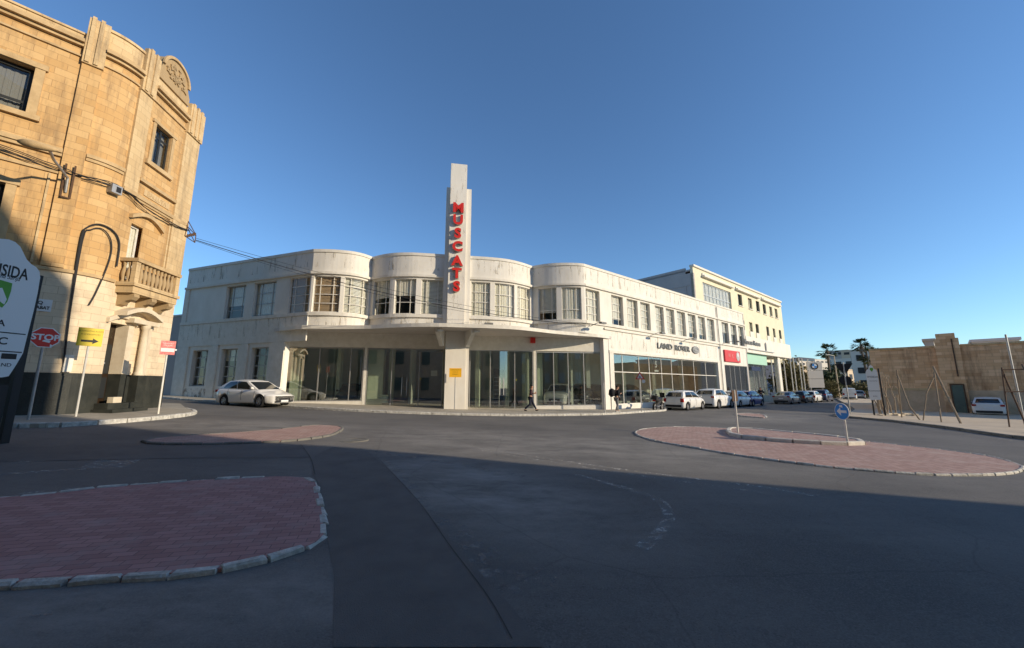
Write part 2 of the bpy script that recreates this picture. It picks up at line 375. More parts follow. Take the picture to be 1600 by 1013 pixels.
# ------------------------------------------------------------------ ground, pavements, islands, markings
def asphalt():
    m = bpy.data.materials.new('asphalt'); m.use_nodes = True; nt = m.node_tree; b = nt.nodes['Principled BSDF']
    b.inputs['Roughness'].default_value = .82; b.inputs['Specular IOR Level'].default_value = .3
    tc = nd(nt, 'ShaderNodeTexCoord')
    def noise(sc, det, ro, st=(1, 1, 1), rot=0):
        mp = nd(nt, 'ShaderNodeMapping'); mp.inputs['Scale'].default_value = st; mp.inputs['Rotation'].default_value = (0, 0, rot); nt.links.new(tc.outputs['Object'], mp.inputs[0])
        n = nd(nt, 'ShaderNodeTexNoise'); n.inputs['Scale'].default_value = sc; n.inputs['Detail'].default_value = det; n.inputs['Roughness'].default_value = ro
        nt.links.new(mp.outputs[0], n.inputs['Vector']); return n.outputs['Fac']
    def ramp(f, a, c, lo=0, hi=1):
        r = nd(nt, 'ShaderNodeMapRange'); r.inputs['From Min'].default_value = a; r.inputs['From Max'].default_value = c; r.inputs['To Min'].default_value = lo; r.inputs['To Max'].default_value = hi
        nt.links.new(f, r.inputs['Value']); return r.outputs[0]
    def mix(f, A, B):
        x = nd(nt, 'ShaderNodeMix', data_type='RGBA'); nt.links.new(f, x.inputs[0])
        for i, c in ((6, A), (7, B)):
            if isinstance(c, tuple): x.inputs[i].default_value = (*c, 1)
            else: nt.links.new(c, x.inputs[i])
        return x.outputs[2]
    c = mix(ramp(noise(.35, 5, .6, (1, 1, 1)), .38, .62), (.098, .094, .089), (.15, .142, .131))
    c = mix(ramp(noise(1.1, 6, .7, (.18, 1, 1), radians(-28)), .52, .70, 0, .45), c, (.20, .187, .17))
    c = mix(ramp(noise(.8, 6, .7, (.25, 1.3, 1), radians(24)), .56, .72, 0, .5), c, (.062, .06, .06))
    c = mix(ramp(noise(9, 5, .75), .5, .8, 0, .45), c, (.045, .044, .043))
    c = mix(ramp(noise(14, 5, .8), .55, .8, 0, .5), c, (.24, .23, .21))
    c = mix(ramp(noise(70, 3, .6), .45, .75, 0, .7), c, (.22, .21, .195))
    c = mix(ramp(noise(55, 2, .6), .60, .75, 0, .6), c, (.035, .035, .035))
    # dusty, scuffed areas of the crossing
    for cx, cy, rx, ry, ang, amt in ((-.7, 6.9, 4.2, 1.9, -50, .75), (1.0, 11.5, 11, 3.6, -16, .55), (-2.6, 3.1, 2.6, .8, 12, .6), (-9.5, 13.5, 4.5, 2.2, 10, .6), (16, 24, 9, 3, 40, .5)):
        mp = nd(nt, 'ShaderNodeMapping'); mp.vector_type = 'TEXTURE'; mp.inputs['Location'].default_value = (cx, cy, 0); mp.inputs['Rotation'].default_value = (0, 0, radians(ang)); mp.inputs['Scale'].default_value = (rx, ry, 1000)
        nt.links.new(tc.outputs['Object'], mp.inputs[0]); ln = nd(nt, 'ShaderNodeVectorMath', operation='LENGTH'); nt.links.new(mp.outputs[0], ln.inputs[0])
        mu = nd(nt, 'ShaderNodeMath', operation='MULTIPLY'); nt.links.new(ramp(ln.outputs['Value'], .35, 1.0, amt, 0), mu.inputs[0]); nt.links.new(ramp(noise(1.3, 8, .75, (.5, 1, 1), radians(ang)), .36, .66), mu.inputs[1])
        c = mix(mu.outputs[0], c, (.36, .34, .31))
    # tar seams and cracks
    v = nd(nt, 'ShaderNodeTexVoronoi'); v.feature = 'DISTANCE_TO_EDGE'; v.inputs['Scale'].default_value = .22
    nz = nd(nt, 'ShaderNodeTexNoise'); nz.inputs['Scale'].default_value = 1.5; nz.inputs['Detail'].default_value = 5
    mm = nd(nt, 'ShaderNodeMix', data_type='RGBA'); mm.inputs[0].default_value = .18
    nt.links.new(tc.outputs['Object'], nz.inputs['Vector']); nt.links.new(tc.outputs['Object'], mm.inputs[6]); nt.links.new(nz.outputs['Color'], mm.inputs[7]); nt.links.new(mm.outputs[2], v.inputs['Vector'])
    c = mix(ramp(v.outputs['Distance'], 0.0, .003, .28, 0), c, (.03, .03, .03))
    nt.links.new(c, b.inputs['Base Color'])
    bp = nd(nt, 'ShaderNodeBump'); bp.inputs['Strength'].default_value = .35; bp.inputs['Distance'].default_value = .01
    nt.links.new(noise(120, 4, .7), bp.inputs['Height']); nt.links.new(bp.outputs[0], b.inputs['Normal'])
    return m
M['asphalt'] = asphalt()
M['paver'] = brick_mat('red_paver', (.46, .25, .23), (.36, .185, .17), (.22, .14, .13), .2, .1, .005, uv=False, stain=(.40, .30, .28), stain_amt=.6, bump=.6, rot=radians(-18), sscale=2.2)
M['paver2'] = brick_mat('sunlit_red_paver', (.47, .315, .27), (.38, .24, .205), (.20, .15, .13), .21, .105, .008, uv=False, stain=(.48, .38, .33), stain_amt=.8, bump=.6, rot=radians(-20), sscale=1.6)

mb = MB()
xs = [-3000, -1200, -500, -250, -150, -100, -75, -60]+[x for x in range(-48, 49, 3)]+[60, 75, 100, 150, 250, 500, 1200, 3000]
for i in range(len(xs)-1):
    a, b = xs[i], xs[i+1]
    mb.quad((a, -400, gz(a)), (b, -400, gz(b)), (b, 4000, gz(b)), (a, 4000, gz(a)))
tag(mb.build('road', M['asphalt']), kind='structure')

def sheet(name, poly, dz, mt, parent=None, skirt=0.0, kind='structure', cut=1.5, org=None):
    bm = bmesh.new(); vs = [bm.verts.new((p[0], p[1], 0)) for p in poly]
    f = bm.faces.new(vs); bmesh.ops.triangulate(bm, faces=[f])
    x0 = min(p[0] for p in poly); x1 = max(p[0] for p in poly); k = math.floor(x0/cut)+1
    while k*cut < x1:
        bmesh.ops.bisect_plane(bm, geom=bm.verts[:]+bm.edges[:]+bm.faces[:], plane_co=(k*cut, 0, 0), plane_no=(1, 0, 0)); k += 1
    if skirt:
        be = [e for e in bm.edges if len(e.link_faces) == 1]
        r = bmesh.ops.extrude_edge_only(bm, edges=be); low = {v for v in r['geom'] if isinstance(v, bmesh.types.BMVert)}
    else: low = set()
    for v in bm.verts: v.co.z = gz(v.co.x)+dz-(skirt if v in low else 0)
    bmesh.ops.recalc_face_normals(bm, faces=bm.faces)
    up = [f for f in bm.faces if abs(f.normal.z) > .5]
    if up and up[0].normal.z < 0: bmesh.ops.reverse_faces(bm, faces=bm.faces)
    me = bpy.data.meshes.new(name); bm.to_mesh(me); bm.free(); me.materials.append(mt)
    off = Vector(ORG.get(parent.name, (0, 0, 0))) if parent else Vector((0, 0, 0))
    if parent:
        for v in me.vertices: v.co -= off
    o = bpy.data.objects.new(name, me); COL.objects.link(o); ORG[o.name] = off
    if parent: o.parent = parent
    elif kind: o['kind'] = kind
    return o
def smooth_poly(pts, n=4, closed=True):
    out = []; m = len(pts)
    for i in range(m if closed else m-1):
        p0, p1, p2, p3 = (pts[(i+k-1) % m] if closed else pts[min(max(i+k-1, 0), m-1)] for k in range(4))
        for j in range(n):
            t = j/n
            out.append(tuple(.5*((2*p1[q])+(-p0[q]+p2[q])*t+(2*p0[q]-5*p1[q]+4*p2[q]-p3[q])*t*t+(-p0[q]+3*p1[q]-3*p2[q]+p3[q])*t**3) for q in (0, 1)))
    if not closed: out.append(tuple(pts[-1]))
    return out
def resample(pts, step, closed):
    P = [Vector((p[0], p[1])) for p in pts]
    if closed: P.append(P[0])
    out = [P[0]]; acc = 0
    for i in range(len(P)-1):
        a, b = P[i], P[i+1]; L = (b-a).length; t = step-acc
        while t <= L: out.append(a.lerp(b, t/L)); t += step
        acc = (acc+L) % step
    if not closed: out.append(P[-1])
    return out
def kerb(name, pts, width, h, mt, closed=False, stone=.6, jit=.01, parent=None, drop=.12, gap=.012):
    R = resample(pts, stone, closed); mb = MB(); n = len(R)
    for i in range(n if closed else n-1):
        a, b = R[i], R[(i+1) % n]; t = (b-a)
        if t.length < .05: continue
        t.normalize(); nn = Vector((t.y, -t.x)); a2 = a+t*gap; b2 = b-t*gap
        hh = h+random.uniform(-jit, jit); ww = width+random.uniform(-jit, jit)
        J = lambda: Vector((random.uniform(-jit, jit), random.uniform(-jit, jit)))*1.2
        c = [a2+nn*ww/2+J(), b2+nn*ww/2+J(), b2-nn*ww/2+J(), a2-nn*ww/2+J()]; bv = min(.025, h*.45)
        c2 = [a2+nn*(ww/2-bv)+t*.01, b2+nn*(ww/2-bv)-t*.01, b2-nn*(ww/2-bv)-t*.01, a2-nn*(ww/2-bv)+t*.01]
        lo = [(p.x, p.y, gz(p.x)-drop) for p in c]; mi = [(p.x, p.y, gz(p.x)+hh-bv) for p in c]; hi = [(p.x, p.y, gz(p.x)+hh) for p in c2]
        for j in range(4):
            k = (j+1) % 4; mb.quad(lo[j], lo[k], mi[k], mi[j]); mb.quad(mi[j], mi[k], hi[k], hi[j])
        mb.quad(*hi)
    o = mb.build(name, mt, parent)
    if not parent: o['kind'] = 'structure'
    return o
# near-left paved island
isl = smooth_poly([(-14, 1.5), (-9.5, 3.8)]+[gp(*p) for p in [(0, 782), (150, 766), (300, 755), (380, 750), (440, 748), (478, 750)]], 3, False)
isl += smooth_poly([gp(*p) for p in [(492, 757), (499, 785), (505, 828), (503, 842), (485, 856), (450, 868), (400, 882), (330, 897), (200, 907), (0, 918)]], 3, False)+[(-6, 2.6), (-14, .8)]
sheet('near_traffic_island', isl, .035, M['paver'], skirt=.05)
kerb('near_island_kerb', isl, .095, .042, M['kerb'], True, .34, .016)
# middle-left island
mi_ = smooth_poly([gp(*p) for p in [(223, 691), (260, 685), (350, 679), (440, 672), (490, 666), (525, 667), (535, 671), (520, 680), (490, 686), (440, 691), (330, 695), (250, 695)]], 3)
sheet('middle_traffic_island', mi_, .04, M['paver2'], skirt=.05)
kerb('middle_island_kerb', mi_, .10, .05, M['kerb_grey'], True, .4, .008)
# roundabout island
rd = smooth_poly([gp(*p) for p in [(993, 678), (1010, 671), (1065, 668), (1143, 671), (1250, 680), (1350, 691), (1450, 702), (1540, 714), (1590, 727), (1597, 735), (1560, 743), (1450, 743), (1350, 736), (1250, 726), (1150, 712), (1080, 700), (1020, 689)]], 3)
sheet('roundabout_island', rd, .035, M['paver2'], skirt=.05)
kerb('roundabout_kerb', rd, .07, .045, M['kerb'], True, .33, .008)
ik = smooth_poly([gp(*p) for p in [(1141, 674), (1141, 681), (1155, 686), (1200, 691), (1270, 696), (1342, 698), (1343, 693), (1290, 686), (1220, 679), (1170, 674)]], 3)
sheet('roundabout_inner_platform', ik, .12, M['paver2'])
kerb('roundabout_inner_kerb', ik, .16, .15, M['kerb_white'], True, .7, .008)
# small splitter island by the parked cars
sp = smooth_poly([gp(*p) for p in [(1150, 648), (1160, 651), (1188, 653.5), (1197, 653), (1192, 649), (1170, 647)]], 3)
sheet('splitter_island', sp, .05, M['paver2'], skirt=.05); kerb('splitter_kerb', sp, .12, .07, M['kerb'], True, .5)
# pavements
LBP = [(-26.1, 2.55), (-16.0, 13.05)]
for i in range(1, 9):
    t = i/8; LBP.append(tuple((1-t)**2*a+2*t*(1-t)*b+t*t*c for a, b, c in zip((-16.0, 13.05), (-15.5, 13.57), (-15.6, 14.36))))
LBP.append((-16.1, 17.8))
LP = Path(LBP)
swl = [(-26.5, -1.0), (-17.5, 7.6)]+smooth_poly([gp(*p) for p in [(0, 668), (60, 669), (150, 664), (235, 657), (296, 650), (303, 645), (290, 642)]], 3, False)
sheet('left_pavement', swl+[(-17.5, 20.5), (-30, 21), (-30, -1)], .12, M['pavement'], skirt=.2)
kerb('left_pavement_kerb', swl, .16, .135, M['kerb'], False, .8, .006)
def wingp(t, d=0): # along the right wing street line
    return (8.6577+.7733*t+.634*d-2.9217+2.9217, 0)
WB = Vector((*lw(8.9, 0), 0)); WD = Vector((*lw(35, 14.2), 0))-WB; WD.normalize(); WNn = Vector((WD.y, -WD.x, 0))
def wp(t, d, z=0.0): q = WB+WD*t+WNn*d; return Vector((q.x, q.y, z))
kb = [(-40, 34.2), (-25.6, 27.2), (-20.1, 24.5), (-12.7, 22.1), (-8.25, 21.1), (-3.86, 21.2), (1.1, 22.3), (6.0, 24.4)]+[tuple(wp(t, 2.2)[:2]) for t in (3, 6)]+[tuple(wp(t, 1.1)[:2]) for t in (8.5, 12, 30, 48, 90)]
kb = smooth_poly(kb, 3, False)
sheet('showroom_pavement', kb+[tuple(wp(90, -6)[:2]), tuple(wp(31, -6)[:2]), lw(20, 22), lw(-20, 22), (-45, 50)], .11, M['pavement'], skirt=.2)
kerb('showroom_kerb', kb, .15, .125, M['kerb'], False, .8, .006)
swr = smooth_poly([(60, 72), (33.5, 38.5)]+[gp(*p) for p in [(1330, 644), (1304, 650), (1345, 655), (1400, 660), (1500, 673), (1600, 687)]]+[(18.5, 11), (19, 6), (22, -2)], 3, False)
sheet('right_pavement', swr+[(60, -2), (75, 40)], .10, M['pavement_r'], skirt=.2)
kerb('right_pavement_kerb', swr, .16, .115, M['kerb_grey'], False, .9, .006)
# worn road paint, four millimetres above the road
def strip(name, px, w, mt, dz=.005, pts=None):
    P = pts or [gp(*p) for p in px]; P = smooth_poly(P, 4, False); L = []; R = []
    for i, p in enumerate(P):
        a = Vector(P[max(i-1, 0)]); b = Vector(P[min(i+1, len(P)-1)]); t = (b-a).normalized(); n = Vector((t.y, -t.x))*w/2
        L.append((p[0]+n.x, p[1]+n.y)); R.append((p[0]-n.x, p[1]-n.y))
    mb = MB()
    for i in range(len(P)-1):
        q = [L[i], L[i+1], R[i+1], R[i]]; mb.quad(*[(u[0], u[1], gz(u[0])+dz) for u in q])
    o = mb.build(name, mt); o['kind'] = 'structure'; return o
PM = M['paver_mark']
strip('worn_lane_marking', [(735, 698), (850, 716), (1000, 738), (1150, 756), (1280, 776)], .14, PM)
strip('worn_edge_line', [(745, 703), (860, 722), (1010, 745), (1200, 771)], .07, PM)
strip('worn_give_way_arc', [(900, 742), (990, 767), (1030, 783), (1045, 803), (1035, 828), (1002, 857)], .16, PM)
strip('left_worn_line', [(0, 742), (80, 736), (160, 731), (215, 728)], .16, PM)
strip('left_worn_line', [(0, 724), (90, 719), (200, 712)], .10, PM)
for k in range(6):
    strip('worn_hatching', [(125+k*14, 733-k), (165+k*14, 716-k)], .10, PM)
strip('left_road_edge_line', [(30, 772), (200, 757), (350, 748), (485, 741)], .06, PM)
strip('right_road_edge_line', [(1345, 660), (1420, 668), (1500, 678), (1600, 691)], .07, PM)
strip('splitter_line', [(1195, 647), (1202, 652), (1214, 657)], .12, PM)
strip('far_stop_line', [(700, 652), (760, 654), (830, 655)], .14, PM)
strip('near_scuffed_line', [(0, 968), (100, 958), (220, 950)], .05, M['chalk'])
strip('scuffed_wheel_track', [(600, 715), (650, 770), (700, 830), (760, 890), (800, 930)], .20, M['chalk'])
strip('scuffed_wheel_track', [(680, 800), (740, 850), (800, 890), (870, 905)], .30, M['chalk'])
strip('scuffed_wheel_track', [(560, 700), (620, 712), (700, 724), (820, 745)], .14, M['chalk'])
M['tar'] = mat('dark_tar', (.045, .044, .043), .7); M['asphalt_new'] = mat('newer_asphalt', (.100, .096, .092), .8, (.160, .152, .142), 2.2, .9, .5, 110)
sheet('road_patch', [gp(*p) for p in [(488, 741), (492, 712), (520, 699), (575, 706), (612, 738), (665, 800), (725, 868), (800, 950), (850, 1013), (520, 1013), (522, 900), (512, 845), (506, 790), (499, 757)]], .006, M['asphalt_new'])
sheet('road_patch', [gp(*p) for p in [(0, 700), (230, 696), (470, 697), (486, 716), (300, 716), (0, 722)]], .006, M['asphalt_new'])
# long asphalt seam
tag(strip('asphalt_seam', [(590, 716), (650, 780), (700, 850), (760, 930), (800, 1000)], .010, M['tar'], .009), kind='structure')
tag(strip('asphalt_seam', [(470, 640+55), (485, 716), (492, 742)], .014, M['tar'], .009), kind='structure')
# round cover in the road
mb = MB(); c = gp(552, 688); mb.lathe((c[0], c[1], gz(c[0])), [(.42, -.02), (.42, .012), (.34, .014), (.33, .006), (.1, .006), (0.001, .006)], 20)
tag(mb.build('manhole_cover', M['kerb_grey'], org=(c[0], c[1], 0)), 'small pale round cover set in the road beside the middle paved island', 'manhole cover')

def phit(P, px, py, off=0.0):         # where a photo pixel falls on a wall that follows path P
    d = ray(px, py); best = None
    for i in range(len(P.P)-1):
        A, B = P.P[i], P.P[i+1]; e = B-A; l = e.length; n = Vector((e.y, -e.x, 0))/l*off; A = A+n
        den = d.x*(-e.y)+e.x*d.y
        if abs(den) < 1e-9: continue
        t = (A.x*(-e.y)+e.x*A.y)/den; u = (d.x*A.y-d.y*A.x)/den
        if -1e-6 <= u <= 1+1e-6 and t > 0 and (best is None or t < best[0]): best = (t, P.S[i]+u*l, CH+t*d.z)
    return best[1:]

def window(P, a, b, z0, z1, parent, cols=(1,), rows=(1,), dep=.22, bar=.05, frame='white_frame', back='curtain', backd=.10, glass='win_glass', rim=.06, name='window'):
    mb = MB(); d0, d1 = -dep-.05, -dep
    P.box(mb, a, b, z0, z0+rim, d0, d1); P.box(mb, a, b, z1-rim, z1, d0, d1)
    P.box(mb, a, a+rim, z0+rim, z1-rim, d0, d1); P.box(mb, b-rim, b, z0+rim, z1-rim, d0, d1)
    T = sum(cols); x = a; cx = []
    for c in cols[:-1]: x += (b-a)*c/T; cx.append(x); P.box(mb, x-bar/2, x+bar/2, z0+rim, z1-rim, d0+.004, d1-.004)
    T = sum(rows); z = z0; edges = [a+rim]+[v for c in cx for v in (c-bar/2, c+bar/2)]+[b-rim]
    for r in rows[:-1]:
        z += (z1-z0)*r/T
        for k in range(0, len(edges), 2): P.box(mb, edges[k], edges[k+1], z-bar/2, z+bar/2, d0+.008, d1-.008)
    w = mb.build(name, M[frame], parent)
    mb = MB(); P.box(mb, a+.01, b-.01, z0+.01, z1-.01, d0+.018, d0+.026); mb.build('pane', M[glass], w)
    if back:
        mb = MB()
        if isinstance(back, tuple): back, zb = back
        else: zb = z0+.02
        if back == 'blind_white' or back == 'blind_brown':
            z = zb
            while z < z1-.05: P.box(mb, a+.03, b-.03, z, z+.065, -dep-backd-.02, -dep-backd); z += .09
            mb.build('blind', M[back], w)
        else:                         # pleated curtain
            n = max(2, int((b-a)/.09)); 
            for k in range(n):
                s0 = a+(b-a)*k/n; s1 = a+(b-a)*(k+1)/n; u = .02*(k % 2)
                P.box(mb, s0, s1, zb, z1-.02, -dep-backd-.01-u, -dep-backd+.02-u)
            mb.build('curtain', M[back], w)
    return w

# ------------------------------------------------------------------ the white corner showroom
def lp(pts): return [lw(*p) for p in pts]
crv_l = smooth_poly([(-9.56, .46), (-8.8, .33), (-8.0, .3), (-7.2, .42), (-6.55, .78), (-6.05, 1.38)], 3, False)
bay_l = smooth_poly([(-6.05, 1.38), (-5.3, .72), (-4.5, .24), (-3.7, 0), (-2.9, -.1), (-1.12, -.1)], 3, False)
bay_r = smooth_poly([(.6, -.12), (1.7, -.13), (2.7, -.05), (3.5, .15), (4.4, .6), (5.35, 1.28)], 3, False)
crv_r = smooth_poly([(5.35, 1.28), (6.1, .62), (6.9, .22), (7.8, 0), (8.5, -.05), (8.9, 0)], 3, False)
PLW = Path(lp([(-20.3, 6.85), (-9.56, .46)])); PCL = Path(lp(crv_l)); PBL = Path(lp(bay_l)); PBR = Path(lp(bay_r)); PCR = Path(lp(crv_r)); PRW = Path(lp([(8.9, 0), (35, 14.2)]))
SR = root('showroom_building', 'white rounded art deco corner showroom with a tall central fin and red vertical letters', 'showroom', (*lw(0, 0), 0))
TOP, BOT, ZS, ZH = 10.5, 5.42, 6.36, 8.72
WIN = [(PLW, 352.6, 383, 465, (1, 2, 1), (1, 1.6, 1.4), ('curtain', 7.3), 'grey_frame'), (PLW, 396.5, 430.5, 460, (1, 2, 1), (1.2, 1, 1), ('curtain', 6.5), 'grey_frame'), (PLW, 451.5, 483, 460, (1, 2, 1), (1, 1, 1, 1), 'blind_brown', 'white_frame'),
       (PCL, 488.6, 531, 460, (1, 2, 1), (1, 1, 1, 1), 'blind_brown', 'white_frame'), (PCL, 537, 576, 462, (1, 2.1, 1), (1, 1, 1, 1), 'blind_white', 'white_frame'),
       (PBL, 583.5, 608.5, 465, (1, 2, 1), (1, 2), ('curtain', 7.5), 'white_frame'), (PBL, 616, 649.4, 465, (1, 2, 1), (1, 2), ('curtain', 7.6), 'white_frame'), (PBL, 657.7, 692.5, 465, (1, 2, 1), (1, 2), ('blind_white', 6.45), 'white_frame'),
       (PBR, 736, 766, 465, (1, 2, 1), (1.4, 1, 1), ('curtain', 6.4), 'white_frame'), (PBR, 773, 803.7, 465, (1, 2, 1), (1, 1, 1), 'curtain', 'white_frame'), (PBR, 808.5, 828.5, 470, (1, 2, 1), (1, 1, 1), 'curtain', 'white_frame'),
       (PCR, 841, 869.6, 470, (1, 2, 1), (1, 2.4), ('blind_white', 6.9), 'white_frame'), (PCR, 877.7, 908.5, 470, (1, 2, 1), (1, 2.2), 'curtain', 'white_frame')]
holes = {id(p): [] for p in (PLW, PCL, PBL, PBR, PCR, PRW)}; todo = []
for P, x0, x1, y, co, ro, bk, fr in WIN:
    a, b = phit(P, x0, y)[0], phit(P, x1, y)[0]; holes[id(P)].append((a, b, ZS, ZH)); todo.append((P, a, b, ZS, ZH, co, ro, bk, fr))
rw = [(1.2, 2.75), (3.21, 4.72), (5.26, 6.8), (7.2, 8.68), (9.5, 10.95), (11.35, 12.85), (13.34, 14.95), (15.45, 17.1), (17.6, 19.15), (19.62, 21.3), (23.2, 24.95), (25.55, 27.2), (27.75, 29.3)]
rw[0] = (phit(PRW, 915.5, 470)[0], phit(PRW, 937, 470)[0])
for i, (a, b) in enumerate(rw):
    holes[id(PRW)].append((a, b, ZS, ZH)); bk = 'curtain'
    if i in (1, 7, 8): bk = ('curtain', 6.85)
    if i >= 10: bk = ('blind_white', 7.6)
    todo.append((PRW, a, b, ZS, ZH, (1, 1.7, 1) if i < 10 else (1, 1), (1, 1, 1, 1.1) if i < 10 else (1.3, 1), bk, 'white_frame'))
GW = [(1.74, 3.39), (4.8, 6.4), (7.72, 9.3)]
LWG = phit(PLW, 441, 590)[0]
holes[id(PLW)] += [(a, b, 1.66, 4.22) for a, b in GW]
mb = MB()
PLW.wall(mb, 0, LWG, -.5, BOT, .35, holes[id(PLW)]); PLW.wall(mb, 0, PLW.S[-1], BOT, TOP, .35, holes[id(PLW)])
for P in (PCL, PBL, PBR, PCR): P.wall(mb, 0, P.S[-1], BOT, TOP, .3, holes[id(P)])
G1 = (3.12, 21.2, .30, 4.12); G2 = (23.0, 29.3, .02, 3.98)
PRW.wall(mb, 0, PRW.S[-1], BOT, TOP, .35, holes[id(PRW)]); PRW.wall(mb, 2.0, PRW.S[-1], -1.2, BOT, .35, [G1, G2])
wall = mb.build('wall', M['render'], SR)
for P, a, b, z0, z1, co, ro, bk, fr in todo: window(P, a, b, z0, z1, SR, co, ro, frame=fr, back=bk, dep=.2 if P in (PRW, PLW) and b < 30 and not (P is PLW and a > 10) else .10, rim=.045, bar=.042)
for i, (a, b) in enumerate(GW): window(PLW, a, b, 1.66, 4.22, SR, (1, 1.2, 1.2), (1, 1, 1, .8), frame='grey_frame', back=('curtain', 3.4) if i == 1 else None, dep=.25)
# ledges
mb = MB()
for P in (PLW, PCL, PBL, PBR, PCR, PRW):
    L = P.S[-1]; a = .0; P.box(mb, a, L, 8.86, 9.02, -.02, .13); P.box(mb, a, L, 10.34, TOP+.03, -.38, .05)
    P.box(mb, a, L, 6.12, 6.34, -.02, .12)
mb.build('cornice', M['render2'], SR)
def one(P, nm, mt, par, *args):
    mb = MB(); P.box(mb, *args); return mb.build(nm, M[mt], par)
one(PLW, 'plaster_band', 'render2', SR, -.04, PLW.S[-1]+.02, 4.5, 6.11, -.02, .07)
for a, b in [(0, 1.3), (3.75, 4.45), (6.75, 7.4), (9.65, LWG)]: one(PLW, 'pilaster', 'render2', SR, a, b, -.4, 4.49, -.02, .09)
one(PLW, 'pilaster', 'render2', SR, 0, .5, 6.35, 8.85, -.02, .06)
one(PRW, 'plaster_band', 'render2', SR, 2.1, 21.9, 5.86, 6.0, -.02, .10); one(PRW, 'shop_lintel', 'render2', SR, 2.6, G1[1]+.55, 4.14, 4.34, -.02, .07)
one(PRW, 'pilaster', 'render2', SR, 2.62, 3.10, -.6, 4.13, -.02, .07); one(PRW, 'pilaster', 'render2', SR, G1[1]+.02, G1[1]+.55, -.8, 4.13, -.02, .07)
M['stain'] = worn_mat('rain_stain', (.56, .52, .44), .55, 2.2, .9, (1.6, 1.6, .22)); M['grime'] = worn_mat('splash_grime', (.42, .39, .33), .50, 3.0, .9, (1, 1, .6))
for P in (PLW, PCL, PBL, PBR, PCR, PRW):
    one(P, 'rain_stain', 'stain', SR, .02, P.S[-1]-.02, 9.35, 10.335, .003, .006)
    one(P, 'rain_stain', 'stain', SR, .02, P.S[-1]-.02, 5.5, 6.115, .003, .006) if P is not PLW and P is not PRW else None
one(PLW, 'rain_stain', 'stain', SR, .1, PLW.S[-1]-.1, 5.0, 6.10, .073, .076); one(PLW, 'splash_grime', 'grime', SR, 1.32, 9.6, .2, 1.5, .003, .006)
one(PRW, 'splash_grime', 'grime', SR, 21.8, 22.9, -.5, .9, .003, .006); one(PRW, 'rain_stain', 'stain', SR, 2.7, 21.5, 4.5, 5.85, .003, .006)
# fin
def lbox(mb, x0, x1, y0, y1, z0, z1):
    p = [(*lw(x, y),) for x, y in ((x0, y0), (x1, y0), (x1, y1), (x0, y1))]
    mb.hexa([(q[0], q[1], z0) for q in p], [(q[0], q[1], z1) for q in p])
mb = MB(); lbox(mb, -.87, .25, -.60, 1.3, 5.42, 17.05); mb.build('fin', M['tower'], SR)
mb = MB(); lbox(mb, -.86, .24, -.606, -.603, 5.5, 17.0); mb.build('rain_stain', M['stain'], SR)
mb = MB(); lbox(mb, -1.13, -.872, -.36, 1.2, 5.42, 15.35); lbox(mb, .252, .60, -.36, 1.2, 5.42, 15.35); mb.build('fin_flank', M['tower'], SR)
mb = MB(); lbox(mb, -.90, .40, -.50, 1.7, -.3, 5.2); lbox(mb, .402, .62, -.42, 1.7, -.3, 5.2); mb.build('entrance_pier', M['tower'], SR)
rX = Vector((UX[0], UX[1], 0)); nF = Vector((-UY[0], -UY[1], 0)); U3 = Vector((0, 0, 1))
for ch, z in zip('MUSCATS', (13.67, 12.8, 11.84, 10.9, 9.9, 9.03, 8.13)):
    l = text('letter', ch, .93, Vector((*lw(-.31, -.60), z))+nF*.19, rX, U3, M['red'], SR, .012, sx=1.06, bold=.04)
    text('letter_return', ch, .93, Vector((*lw(-.31, -.60), z))+nF*.095, rX, U3, M['steel'], l, .08, sx=1.06, bold=.04)
# canopy
front = smooth_poly([(-12.2, 2.0), (-11, 1.0), (-9.76, .12), (-7.9, -.2), (-5.94, -.62), (-4.67, -1.2), (-3, -1.95), (-1.35, -2.35), (0, -2.35), (2, -2.33), (3.4, -2.1), (4.6, -1.6), (6.5, -.65), (8.35, .0), (10.0, .45), (11.5, 1.35)], 3, False)
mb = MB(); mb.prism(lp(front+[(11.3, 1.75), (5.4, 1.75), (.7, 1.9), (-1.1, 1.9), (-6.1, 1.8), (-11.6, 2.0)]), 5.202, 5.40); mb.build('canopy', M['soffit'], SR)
mb = MB(); PF = Path(lp(front)); PF.box(mb, .9, PF.S[-1]-.3, 5.19, 5.417, -.03, .02); mb.build('canopy_edge', M['render2'], SR)
for s, x in ((-1, -.92), (1, .64)):
    mb = MB(); p0 = Vector((*lw(x, -.45), 0)); dr = (rX*s*.33+nF*1.25); sd_ = rX*.13
    pts = [p0+U3*5.2, p0+U3*4.25+dr*.02, p0+U3*4.2+dr*.18, p0+U3*4.95+dr, p0+U3*5.2+dr]
    mb.plate([q-sd_*.5 for q in pts], dr.cross(U3), .26); mb.build('bracket', M['render2'], SR)
    mb = MB(); q = p0+dr*1.05+U3*5.06; mb.obox(q, rX*.17, nF*.05, U3*.06); mb.build('lamp_box', M['white_sign'], SR)
